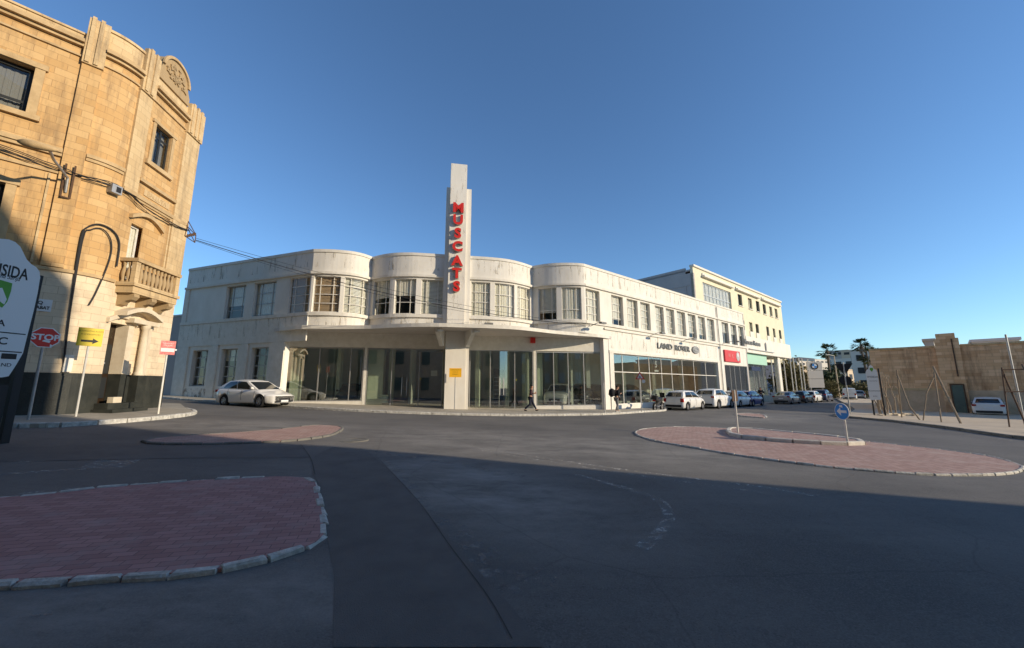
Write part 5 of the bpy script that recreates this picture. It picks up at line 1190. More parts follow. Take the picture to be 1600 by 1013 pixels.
# distant hill and town
mb = MB(); random.seed(11); n_ = 46; rows = 7
HP = []
for j in range(rows+1):
    row = []
    for i in range(n_+1):
        az = radians(20+60*i/n_); d = 330+j*60; hgt = (39+5*sin(i*.35)+3*sin(i*1.1)+1.5*random.random())*(1-(1-j/rows)**2)*(1.0-.15*i/n_)
        row.append((d*sin(az), d*cos(az), -2+hgt*(d/560)))
    HP.append(row)
for j in range(rows):
    for i in range(n_): mb.quad(HP[j][i], HP[j][i+1], HP[j+1][i+1], HP[j+1][i])
tag(mb.build('hill', M['hill'], smooth=180), kind='structure')
def block(label, px, ytop, D, w, dp, mt, yaw=.6, floors=0, cols=0, zb=None, name='far_house'):
    top = P3(px, ytop, D); c = Vector((top.x, top.y, 0)); z0 = (-1 if zb is None else zb); r = root(name, label, 'house' if floors < 3 else 'apartment block', (c.x, c.y, z0))
    mb = MB(); mb.box((c.x, c.y, 0), (w, dp, top.z-z0), yaw, z0=z0); mb.build('wall', M[mt], r)
    mb = MB(); mb.box((c.x, c.y, 0), (w+.3, dp+.3, .3), yaw, z0=top.z+.005); mb.build('parapet', M[mt], r)
    ex = Vector((cos(yaw), sin(yaw), 0)); ey = Vector((sin(yaw), -cos(yaw), 0))
    for f in range(floors):
        for k in range(cols):
            for e1, e2, ww, dd in ((ex, ey, w, dp), (-ey, -ex, dp, w)):
                q = c+e1*((k+.5)/cols-.5)*ww*.9+e2*(dd/2+.02)+U3*(top.z-1.9-f*3.2); mb = MB(); mb.obox(q, e1*ww*.9/cols*.30, e2*.06, U3*.75); mb.build('window', M['dark_frame'], r)
    return r
block('grey apartment block with dark openings rising behind the palms', 1357, 549, 100, 7, 9, 'drab', -.75, 3, 2, name='apartment_block')
block('white flat roofed house right of the leaning triangle sign post', 1333, 575, 135, 9, 7, 'drab', .5, 1, 2)
block('pale grey upper house in the middle of the far slope', 1326, 562, 190, 12, 10, 'drab', .5, 2, 2)
block('pale peach house low on the slope behind the triangle sign', 1306, 580, 120, 9, 8, 'drab2', .6, 1, 2)
block('small cream house at the top of the far slope', 1336, 548, 240, 12, 10, 'drab2', .5, 1, 2)
block('grey hilltop block left of the palms', 1316, 549, 260, 14, 12, 'drab3', .45, 1, 4)
block('far white terrace on the hillside above the flagpoles', 1252, 566, 300, 34, 10, 'drab', .5, 1, 6, 6)
block('small far white house on the hillside left of the first palm', 1272, 563, 330, 20, 12, 'drab', .4, 1, 3, 8)
block('small far cream house on the hillside near the white fascia', 1243, 573, 280, 14, 10, 'drab2', .4, 1, 3, 4)
# low rubble wall and scrub beyond the forecourt
mb = MB(); Pq = Path([(50, 66), (62, 78), (80, 92)]); Pq.wall(mb, 0, Pq.S[-1], -1, .35, .4); tag(mb.build('low_rubble_wall', M['tan_low'], org=(56, 72, -.6)), 'low tan rubble wall at the far end of the street beyond the pylon', 'low wall')

# ------------------------------------------------------------------ vegetation
def leaf_cloud(mb, c, rad, n, size, squash=1.0, clumps=9):
    cl = [Vector((random.gauss(0, .45), random.gauss(0, .45), random.gauss(0, .45)*squash)) for _ in range(clumps)]
    for i in range(n):
        k = random.choice(cl); v = Vector((random.gauss(0, 1), random.gauss(0, 1), random.gauss(0, 1)))*.26
        p = Vector(c)+Vector(((k.x+v.x)*rad[0], (k.y+v.y)*rad[1], (k.z+v.z)*rad[2])); s = size*random.uniform(.6, 1.4)
        a = Vector((random.gauss(0, 1), random.gauss(0, 1), random.gauss(0, 1))).normalized(); b = a.cross(Vector((random.gauss(0, 1), random.gauss(0, 1), random.gauss(0, 1)))).normalized()
        mb.quad(p-a*s, p-b*s*.5, p+a*s, p+b*s*.5)
def palm(label, px, ytop, D, r=1.5, group='palms beyond the street', bend=0, skirt=True):
    top = P3(px, ytop, D); g0 = -.7; base = Vector((top.x-bend, top.y, g0)); t = root('palm_tree', label, 'palm', tuple(base))
    mb = MB(); m = 9; pts = [base.lerp(top, k/m)+Vector((bend*.3*sin(pi*k/m), 0, 0)) for k in range(m+1)]; mb.tube(pts, [.26-.10*k/m+.02*(k % 2) for k in range(m+1)], 9); mb.build('trunk', M['bark'], t)
    mb = MB()
    for k in range(46):
        an = random.uniform(0, 2*pi); el = random.uniform(-.5, 1.25); L = r*random.uniform(.8, 1.1); d = Vector((cos(an)*cos(el), sin(an)*cos(el), sin(el)))
        q = [top+d*L*s+U3*(-.45*L*s*s) for s in (0, .35, .7)]; w = d.cross(U3).normalized()*.04; mb.quad(q[0]-w, q[0]+w, q[2]+w*.5, q[2]-w*.5)
        for j in range(11):   # fan blade
            f = (j-5)/5*1.15; dd = (d*cos(f)+d.cross(U3).normalized()*sin(f)).normalized(); L2 = L*.55*(1-.25*abs(f)); a = q[2]; e = a+dd*L2-U3*.18*L2*(1+abs(f)); ww = dd.cross(U3).normalized()*.07; mb.quad(a-ww*.6, a.lerp(e, .5)-ww*1.6, e, a.lerp(e, .5)+ww*1.6)
    mb.build('crown', M['leaf_p'], t)
    if skirt:
        mb = MB()
        for k in range(60):
            an = random.uniform(0, 2*pi); z = random.uniform(-1.6, -.1); p = top+U3*z+Vector((cos(an), sin(an), 0))*.25; e = p+Vector((cos(an), sin(an), 0))*.35-U3*random.uniform(.3, .8); w = Vector((-sin(an), cos(an), 0))*.07; mb.quad(p-w, p+w, e+w*.3, e-w*.3)
        mb.build('dead_frond_skirt', M['palebark'], t)
    return t
random.seed(21)
palm('tall fan palm rising left of the lamp column above the dark evergreens', 1292, 547, 78, 1.9, bend=.5)
palm('tall fan palm with a leaning trunk in front of the grey apartment block', 1345, 538, 78, 1.7, bend=-1.6)
palm('short bushy palm close to the corner of the tan wall', 1362, 556, 62, 1.7, bend=-.3)
palm('smaller palm whose crown touches the taller leaning palm', 1352, 542, 82, 1.3, bend=-.8, skirt=False)
def tree(label, px, ytop, D, w, h, n=2600, size=.25, mt='leaf_d', name='evergreen_tree', cat='tree', group=None):
    top = P3(px, ytop, D); base = Vector((top.x, top.y, -.8)); t = root(name, label, cat, tuple(base), group); mb = MB()
    mb.tube([base, base+U3*(top.z-h*.7+.8)], [.22, .12], 7)
    for k in range(6): an = k*1.05; e = Vector((cos(an)*w*.5, sin(an)*w*.5, h*random.uniform(.1, .5))); s = base+U3*max(.4, (top.z-h+.8)); mb.tube([s, s+e], [.10, .03], 5)
    mb.build('trunk', M['bark'], t); mb = MB(); leaf_cloud(mb, (top.x, top.y, top.z-h/2), (w*.8, w*.8, h*.62), n, size, clumps=12); mb.build('crown', M[mt], t); return t
tree('dark evergreen tree mass between the pylon and the lamp column', 1283, 580, 74, 3.0, 4.0)
tree('dark rounded evergreen leaning behind the first palm trunk', 1300, 584, 80, 2.2, 3.6)
tree('olive green scrubby tree behind the last flagpoles', 1246, 580, 74, 3.4, 4.6, mt='leaf_o')
tree('olive green scrubby tree behind the first flagpoles', 1227, 578, 66, 3.2, 4.6, mt='leaf_o')
tree('low yellow green bush right of the pylon foot', 1298, 596, 68, 2.2, 2.2, 1200, .16, 'leaf_o', 'bush', 'bush')
tree('wide low yellow green bush behind the white van', 1316, 597, 84, 3.4, 2.4, 1500, .2, 'leaf_o', 'bush', 'bush')
tree('low brown green hedge clump beneath the town name board', 1348, 602, 76, 2.6, 2.4, 1200, .2, 'leaf_o', 'bush', 'bush')
tree('small dark bush at the foot of the tan wall', 1418, 634, 32.5, .7, .9, 500, .08, 'leaf_d', 'bush', 'bush')
tree('thin scrub at the foot of the tan wall left of the door', 1433, 637, 31.5, .8, .7, 350, .07, 'leaf_o', 'bush', 'bush')
# bare pollarded trunks behind the name board, on pale stones
t = root('bare_tree_cluster', 'cluster of bare pale stems behind the small town name board', 'bare tree', (24.6, 25.9, -.3)); random.seed(9)
for k in range(11):
    b = Vector((24.4+random.uniform(-.2, 1.3), 26.0+random.uniform(-.5, .5), -.25)); mb = MB(); p = [b]; q = b.copy()
    for j in range(5): q = q+Vector((random.uniform(-.12, .12), random.uniform(-.1, .1), .55)); p.append(q.copy())
    mb.tube(p, [.045, .04, .032, .025, .018, .01], 6)
    for j in (2, 3, 4):
        e = p[j]+Vector((random.uniform(-.35, .35), random.uniform(-.2, .2), .4)); mb.tube([p[j], e], [.025, .008], 5)
    mb.build('stem', M['palebark'], t)
mb = MB(); random.seed(4)
for k in range(14):
    c = Vector((24.0+k*.16+random.uniform(-.05, .05), 25.4+random.uniform(-.2, .25), -.22)); mb.obox(c, Vector((.12, random.uniform(-.04, .04), 0)), Vector((random.uniform(-.03, .03), .12, 0)), U3*random.uniform(.06, .16))
mb.build('stone_edging', M['whitestone'], t)

# ------------------------------------------------------------------ signs and poles
def pole_root(name, label, cat, base, h, r=.035, mt='steel', group=None):
    t = root(name, label, cat, tuple(base), group); mb = MB(); mb.tube([base, base+U3*h], r, 10); mb.build('pole', M[mt], t); return t
def frame_for(yaw): # sign plane facing direction yaw (unit normal n), right r
    n = Vector((cos(yaw), sin(yaw), 0)); return n, Vector((-n.y, n.x, 0))
def ngon(c, r, u, R, n, a0=0): return [c+u*R*cos(a0+2*pi*k/n)+U3*R*sin(a0+2*pi*k/n) for k in range(n)]
# stop sign on the left pavement, facing the camera side
bx = gp(44, 656, .12); B = Vector((bx[0], bx[1], gz(bx[0])+.12)); D0 = B.y*cos(PITCH)+(2.4-CH)*sin(PITCH)
ST = pole_root('stop_sign', 'red octagonal stop sign on a grey pole in front of the whitewashed corner wall', 'stop sign', B, 2.55)
n, r = frame_for(atan2(-B.y, -B.x)+.25); topc = B+U3*2.5+n*.045
mb = MB(); mb.plate(ngon(topc, r, r, .335, 8, pi/8), n, .02); pl = mb.build('sign_plate', M['white_sign'], ST)
mb = MB(); mb.plate(ngon(topc+n*.021, r, r, .305, 8, pi/8), n, .006); mb.build('red_face', M['red'], pl)
text('sign_lettering', 'STOP', .25, topc+n*.03, r, U3, M['white_sign'], pl, .003, bold=.008)
mb = MB(); q = topc+n*.031; mb.plate([q-r*.06-U3*.12, q+r*.10-U3*.16, q+r*.12-U3*.10, q-r*.02-U3*.07], n, .002); mb.plate([q+r*.12-U3*.3, q+r*.16-U3*.32, q+r*.16-U3*.22, q+r*.12-U3*.2], n, .002); mb.build('sticker', M['white_sign'], pl)
# yellow direction sign
def rect_sign(name, label, cat, base, h, w, hh, yaw, face, lines, pole='steel', col='print', back='steel', sz=.1, arrow=False, zoff=0, xoff=0):
    t = pole_root(name, label, cat, base, h, .03, pole); n, r = frame_for(yaw); c = base+U3*(h-hh/2+zoff)+n*.04+r*xoff
    mb = MB(); mb.obox(c, r*w/2, n*.012, U3*hh/2); pl = mb.build('sign_plate', M[face], t)
    for k, (tx, zz, s_) in enumerate(lines): text('sign_lettering', tx, s_, c+n*.014+U3*zz, r, U3, M[col], pl, .002, sx=.9)
    if arrow:
        q = c+n*.014-U3*hh*.22; mb = MB(); mb.plate([q-r*w*.34-U3*.035, q+r*w*.12-U3*.035, q+r*w*.12-U3*.095, q+r*w*.36, q+r*w*.12+U3*.095, q+r*w*.12+U3*.035, q-r*w*.34+U3*.035], n, .004); mb.build('arrow', M['print'], pl)
    return t
bx = gp(119, 651, .12); B = Vector((bx[0]+.04, bx[1]-.05, gz(bx[0])+.12))
rect_sign('direction_sign', 'yellow sign with a black right pointing arrow on a pale pole by the corner house', 'direction sign', B, 2.98, .60, .62, atan2(-B.y, -B.x)+.15, 'yellow_sign', [('ALTERNATIVE ROUTE', .20, .068), ('IN EMERGENCIES', .09, .068)], 'white_frame', 'oliveprint', arrow=True)
bx = gp(247, 647, .12); B = Vector((bx[0], bx[1], gz(bx[0])+.12))
RS = rect_sign('faded_notice_sign', 'faded red and white sign on a pale pole at the left pavement corner', 'street sign', B, 2.80, .44, .54, atan2(-B.y, -B.x)+.1, 'red_faded', [('NO ENTRY', .17, .07), ('TRUCKS', .08, .07)], 'white_frame', 'white_sign', xoff=0)
n, r = frame_for(atan2(-B.y, -B.x)+.1); c = B+U3*2.46+n*.056; mb = MB(); mb.obox(c-U3*.02, r*.2, n*.003, U3*.07); mb.obox(c+r*.24, r*.03, n*.003, U3*.03); mb.build('lorry_symbol', M['white_sign'], RS)
# amber sign on the entrance pier
q = Vector((*lw(-.26, -1.0), gz(-3.7)+.11)); rect_sign('amber_notice_sign', 'amber notice on a thin pole in front of the white entrance pier', 'street sign', q, 2.55, .76, .56, atan2(nF.y, nF.x), 'orange_sign', [('ALTERNATIVE ROUTE', .17, .07), ('IN CASE OF', .04, .07), ('EMERGENCY', -.10, .07)], 'steel', 'oliveprint')
# keep-left roundel and the bare-backed sign pole on the roundabout
bx = gp(1324, 690, .12); B = Vector((bx[0], bx[1], gz(bx[0])+.11)); KL = pole_root('keep_left_sign', 'round blue sign with a white arrow on the near end of the raised roundabout kerb', 'keep left sign', B, 1.0, .03, 'white_frame')
n, r = frame_for(atan2(-B.y, -B.x)-.85); c = B+U3*.92+n*.035
mb = MB(); mb.plate(ngon(c, r, r, .26, 28), n, .015); pl = mb.build('sign_plate', M['white_sign'], KL)
mb = MB(); mb.plate(ngon(c+n*.016, r, r, .24, 28), n, .004); mb.build('blue_face', M['blue_sign'], pl)
q = c+n*.021; mb = MB(); mb.plate([q-r*.17, q-r*.03-U3*.13, q-r*.03-U3*.04, q+r*.18-U3*.04, q+r*.18+U3*.04, q-r*.03+U3*.04, q-r*.03+U3*.13], n, .004); mb.plate([q-r*.06+U3*.14, q+r*.06+U3*.12, q+r*.05+U3*.2, q-r*.05+U3*.2], n, .004); mb.build('arrow', M['white_sign'], pl)
bx = gp(1146, 675, .12); B = Vector((bx[0]+.05, bx[1]-.2, gz(bx[0])+.11)); BS = pole_root('back_turned_sign', 'thin white pole on the roundabout carrying a small brown sign back', 'street sign', B, 1.55, .032, 'white_frame')
n, r = frame_for(radians(110)); mb = MB(); mb.obox(B+U3*1.33, r*.13, n*.012, U3*.20); mb.build('sign_plate', M['rust'], BS)
# give-way and round sign seen from behind
bx = gp(1328.5, 646, .1); B = Vector((bx[0], bx[1], gz(bx[0])+.1)); D1 = B.y
GV = pole_root('give_way_sign', 'dark back of a triangle above a round sign on a pole at the pavement tip', 'give way sign', B, 3.55, .04)
n, r = frame_for(atan2(-B.y, -B.x)); c = B+U3*3.1-n*.03; mb = MB(); mb.plate([c-r*.50+U3*.36, c-U3*.50, c+r*.50+U3*.36][::-1], -n, .02); mb.build('triangle_plate', M['black'], GV)
mb = MB(); mb.plate(ngon(B+U3*2.28-n*.03, r, r, .34, 20), -n, .02); mb.build('round_plate', M['black'], GV)
# warning triangle in front of the long window
bx = gp(1001.5, 643, .11); B = Vector((bx[0], bx[1]-.3, gz(bx[0])+.11)); B = Vector((colx(1001.5, 26.2), 26.2, gz(9)+.11))
WT = pole_root('warning_triangle_sign', 'red bordered warning triangle on a grey pole in front of the long shop window', 'warning sign', B, 2.6, .03)
n, r = frame_for(atan2(-B.y, -B.x)); c = B+U3*2.38+n*.035
mb = MB(); mb.plate([c-r*.30-U3*.22, c+r*.30-U3*.22, c+U3*.30], n, .015); pl = mb.build('sign_plate', M['red'], WT)
mb = MB(); c2 = c+n*.016-U3*.01; mb.plate([c2-r*.19-U3*.15, c2+r*.19-U3*.15, c2+U3*.19], n, .004); mb.build('white_field', M['white_sign'], pl)
mb = MB(); c2 = c+n*.021; mb.obox(c2-r*.04-U3*.06, r*.02, n*.002, U3*.07); mb.obox(c2+r*.05-U3*.08, r*.02, n*.002, U3*.05); mb.build('walking_figures', M['print'], pl)
mb = MB(); mb.plate(ngon(B+U3*2.02+n*.035+r*.22, r, r, .12, 16), n, .01); mb.build('round_plate', M['white_sign'], WT)
mb = MB(); B = Vector((colx(944, 24.9), 24.9, gz(6)+.11)); mb.tube([B, B+U3*1.9], .03, 8); mb.lathe(tuple(B), [(.06, 0), (.06, .04), (.03, .06)], 8); mb.lathe(tuple(B+U3*1.9), [(.03, 0), (.035, .02), (.001, .05)], 8)
tag(mb.build('thin_post', M['steel'], org=B), 'thin grey bare post standing by the white corner pillar left of the backpack walker', 'post')
# welcome board at the left edge
bx = gp(5, 694); B = Vector((bx[0], bx[1], gz(bx[0]))); WBD = root('town_welcome_board', 'large pale welcome board with a green shield and black posts, cut by the left edge', 'town sign', tuple(B))
n, r = frame_for(atan2(-B.y, -B.x)+.55)
def BP(px, py): # photo pixel -> board plane
    d = ray(px, py); t = (B-Vector((0, 0, CH))).dot(n)/d.dot(n); return Vector((d.x*t, d.y*t, CH+d.z*t))
edge = [(0, 373.5), (11, 374.5), (21, 378.5), (29, 386), (34, 396), (39, 406), (46, 413), (54, 418), (59, 425), (60, 434), (56, 458), (50, 485), (41, 520), (33, 552), (22, 571), (10.6, 588), (0, 590)]
E_ = [BP(*p) for p in edge]; lx = r*-1.5
left = [E_[-1]+lx*1.0, E_[0]+lx*1.0-U3*.5]
mb = MB(); mb.plate(E_+left, n, .05); bd = mb.build('board', M['white_sign'], WBD)
p1, p2 = BP(65, 430), BP(5, 694); pt = Vector((p1.x, p1.y, p1.z)); ft = Vector((pt.x, pt.y, gz(pt.x)))
mb = MB(); c_ = (pt+ft)/2; c_.z = (pt.z+ft.z)/2; mb.obox(c_-n*.1, r*.07, n*.05, U3*((pt.z-ft.z)/2)); mb.build('post', M['black'], WBD)
mb = MB(); mb.obox(c_-n*.1-r*2.2, r*.07, n*.05, U3*((pt.z-ft.z)/2)); mb.build('post', M['black'], WBD)
pm = BP(20, 600); mb = MB(); w0_ = (pt-r*.10); mb.obox(Vector(((w0_-r*1.0).x, (w0_-r*1.0).y, (pm.z+ft.z)/2))-n*.10, r*.98, n*.03, U3*((pm.z-ft.z)/2-.02)); mb.build('lower_panel', M['black'], WBD)
nb = n*.052
def BT(px, py): return BP(px, py)+nb
up = (BP(22, 430)-BP(10, 480)); up = U3
rr = r
text('board_lettering', 'IMSIDA', .36, BT(41, 431), rr, up, M['print'], bd, .002, align='RIGHT', sx=.56, bold=.006)
text('board_lettering', 'ma Sarija', .135, BT(28, 437), rr, up, M['print'], bd, .002, align='RIGHT', sx=.7, shear=.4)
mb = MB(); sh = [BT(16, 443)-r*.9+U3*.12, BT(16, 443), BT(14, 455), BT(8, 472), BT(0, 481), BT(0, 481)-r*.2+U3*.1, BT(16, 443)-r*.9-U3*.35]; mb.plate(sh, n, .004); shd = mb.build('shield', M['green_print'], bd)
mb = MB(); mb.plate([BT(0, 450)+n*.005, BT(7, 468)+n*.005, BT(3, 476)+n*.005, BT(0, 474)+n*.005, BT(0, 450)-r*.25+n*.005-U3*.1], n, .003); mb.build('shield_band', M['white_sign'], shd)
text('board_lettering', 'FLORIANA', .19, BT(5, 506), rr, up, M['print'], bd, .002, align='RIGHT', bold=.003)
text('board_lettering', 'RTC', .22, BT(9, 534), rr, up, M['print'], bd, .002, align='RIGHT', bold=.004)
text('board_lettering', 'LAND', .11, BT(15, 571), rr, up, M['print'], bd, .002, align='RIGHT')
for (xa, ya), (xb, yb) in (((0, 517.5), (37, 523)), ((0, 545.5), (31, 551))):
    a, b = BT(xa, ya), BT(xb, yb); a = Vector((a.x, a.y, b.z)); mb = MB(); mb.obox((a+b)/2-r*.3, r*((b-a).length/2+.3), n*.002, U3*.012); mb.build('rule_line', M['print'], bd)
mb = MB(); c_ = BT(11, 557); mb.obox(c_, r*.12, n*.002, U3*.06); mb.build('small_emblem', M['print'], bd)
# small name board on the right pavement
B1 = Vector((colx(1362, 25.4), 25.4, gz(22)+.1)); B2_ = Vector((colx(1379, 25.0), 25.0, gz(22)+.1)); NB = root('small_name_board', 'small pale arched town board on two black posts in front of the bare stems', 'town sign', tuple(B1))
for b in (B1, B2_): mb = MB(); mb.tube([b, b+U3*3.0], .045, 6); mb.build('post', M['black'], NB)
r = (B2_-B1); r.z = 0; L_ = r.length; r.normalize(); n = Vector((r.y, -r.x, 0)); m = (B1+B2_)/2+n*.06
o_ = [(-.40, .95), (.40, 1.0), (.42, 2.75), (.34, 2.92), (.2, 2.98), (.14, 3.15), (.0, 3.24), (-.14, 3.15), (-.2, 2.98), (-.34, 2.92), (-.44, 2.75), (-.44, 1.3)]
mb = MB(); mb.plate([m+r*(x*.66-.08)+U3*z for x, z in o_], n, .03); nb_ = mb.build('board', M['white_sign'], NB)
for z, tx, sz in ((2.45, 'IMSIDA', .17), (2.2, 'ma Sarija', .11), (1.55, 'FLORIANA', .12), (1.2, 'RTC', .12)): text('board_lettering', tx, sz, m+r*-.06+n*.034+U3*z, r, U3, M['grey_print'], nb_, .002)
mb = MB(); mb.plate([m+r*(x-.06)+n*.032+U3*z for x, z in ((-.09, 2.95), (0, 2.78), (.09, 2.95), (.07, 3.05), (-.07, 3.05))], n, .003); mb.build('shield', M['green_print'], nb_)
# lamp column by the palms, thin aerials
def column(name, label, px, ytop, ybase, D, r_, arm=True):
    t = P3(px, ytop, D); b = Vector((t.x, t.y, gz(t.x))); c = root(name, label, 'lamp post', tuple(b)); mb = MB(); mb.tube([b, t], r_, 8, r_*.6); mb.build('column', M['drab2'], c)
    if arm: mb = MB(); mb.tube([t, t+Vector((-1.1, -.2, .15))], .05, 6); mb.obox(t+Vector((-1.3, -.2, .15)), Vector((.35, 0, 0)), Vector((0, .12, 0)), U3*.06); mb.build('lamp_head', M['white_frame'], c)
column('street_lamp_column', 'tall pale lamp column standing between the first palm and the triangle sign', 1303, 556, 612, 70, .13)
# overhead cables from the corner house to the showroom
A0 = LP.at(20.1, .1, 9.0)
E1 = Vector((*lw(9.2, -.1), 5.95))
for k, (za, zb_, sag) in enumerate(((0, 0, .75), (.10, .05, .55), (-.05, .1, .95))):
    a = A0+U3*za; b = E1+U3*zb_; mb = MB(); mb.tube([a.lerp(b, i/24)-U3*(sag*4*(i/24)*(1-i/24)) for i in range(25)], (.010 if k else .020), 5)
    lb = ('thickest overhead cable running from the corner house truss to the showroom', 'highest thin overhead cable between the corner house and the showroom', 'lowest hanging thin cable between the corner house and the showroom')[k]
    tag(mb.build('overhead_cable', M['cable'], org=a), lb, 'cable', 'overhead cables')

# ------------------------------------------------------------------ motorcycle and people
MC = root('motorcycle', 'dark motorcycle with a windscreen parked left of the first white hatchback', 'motorcycle', (0, 0, 0))
for x in (-.68, .70):
    mb = MB(); pr = [(.22, -.05), (.30, -.06), (.33, 0), (.30, .06), (.22, .05), (.22, -.05)]; mb.lathe((x, 0, .33), pr, 20, 'y'); wh = mb.build('wheel', M['tyre'], MC, smooth=40)
    mb = MB(); mb.lathe((x, 0, .33), [(.23, -.02), (.23, .02), (.05, .05), (.05, -.05), (.23, -.02)], 14, 'y'); mb.build('rim', M['rim'], wh)
mb = MB(); mb.tube([(.50, 0, .95), (.70, 0, .33)], .05, 8); mb.tube([(.50, 0, .95), (.1, 0, .70), (-.35, 0, .55), (-.68, 0, .33)], [.08, .16, .14, .05], 8); mb.build('frame', M['plastic'], MC)
mb = MB(); mb.tube([(.40, 0, .80), (.15, 0, .88), (-.05, 0, .84)], [.10, .17, .12], 10); mb.build('fuel_tank', M['carblack'], MC, smooth=60)
mb = MB(); mb.tube([(0, 0, .80), (-.3, 0, .80), (-.75, 0, .88)], [.13, .15, .09], 8); mb.build('seat', M['plastic'], MC)
mb = MB(); mb.obox((-.78, 0, 1.02), (.18, 0, 0), (0, .21, 0), (0, 0, .15)); mb.build('top_box', M['plastic'], MC)
mb = MB(); mb.tube([(.42, -.36, 1.02), (.50, 0, 1.0), (.42, .36, 1.02)], .018, 6); mb.build('handlebar', M['steel'], MC)
mb = MB(); mb.obox((.62, 0, 1.18), (.02, 0, 0), (0, .19, 0), (-.06, 0, .18)); mb.build('windscreen', M['carglass'], MC)
for s in (1, -1): mb = MB(); mb.obox((.48, s*.40, 1.16), (.015, 0, 0), (0, .07, 0), (0, 0, .045)); mb.build('mirror', M['plastic'], MC)
mb = MB(); mb.tube([(.1, -.12, .42), (-.5, -.18, .38), (-.8, -.2, .42)], [.03, .045, .05], 8); mb.build('exhaust', M['rim'], MC)
mb = MB(); mb.obox((-.90, 0, .80), (.015, 0, 0), (0, .1, 0), (0, 0, .05)); mb.build('taillight', M['taillight'], MC)
Dm = 29.0; MC.location = (colx(1027, Dm), Dm, gz(11)+.004); MC.rotation_euler = (radians(6), 0, yw+.15)

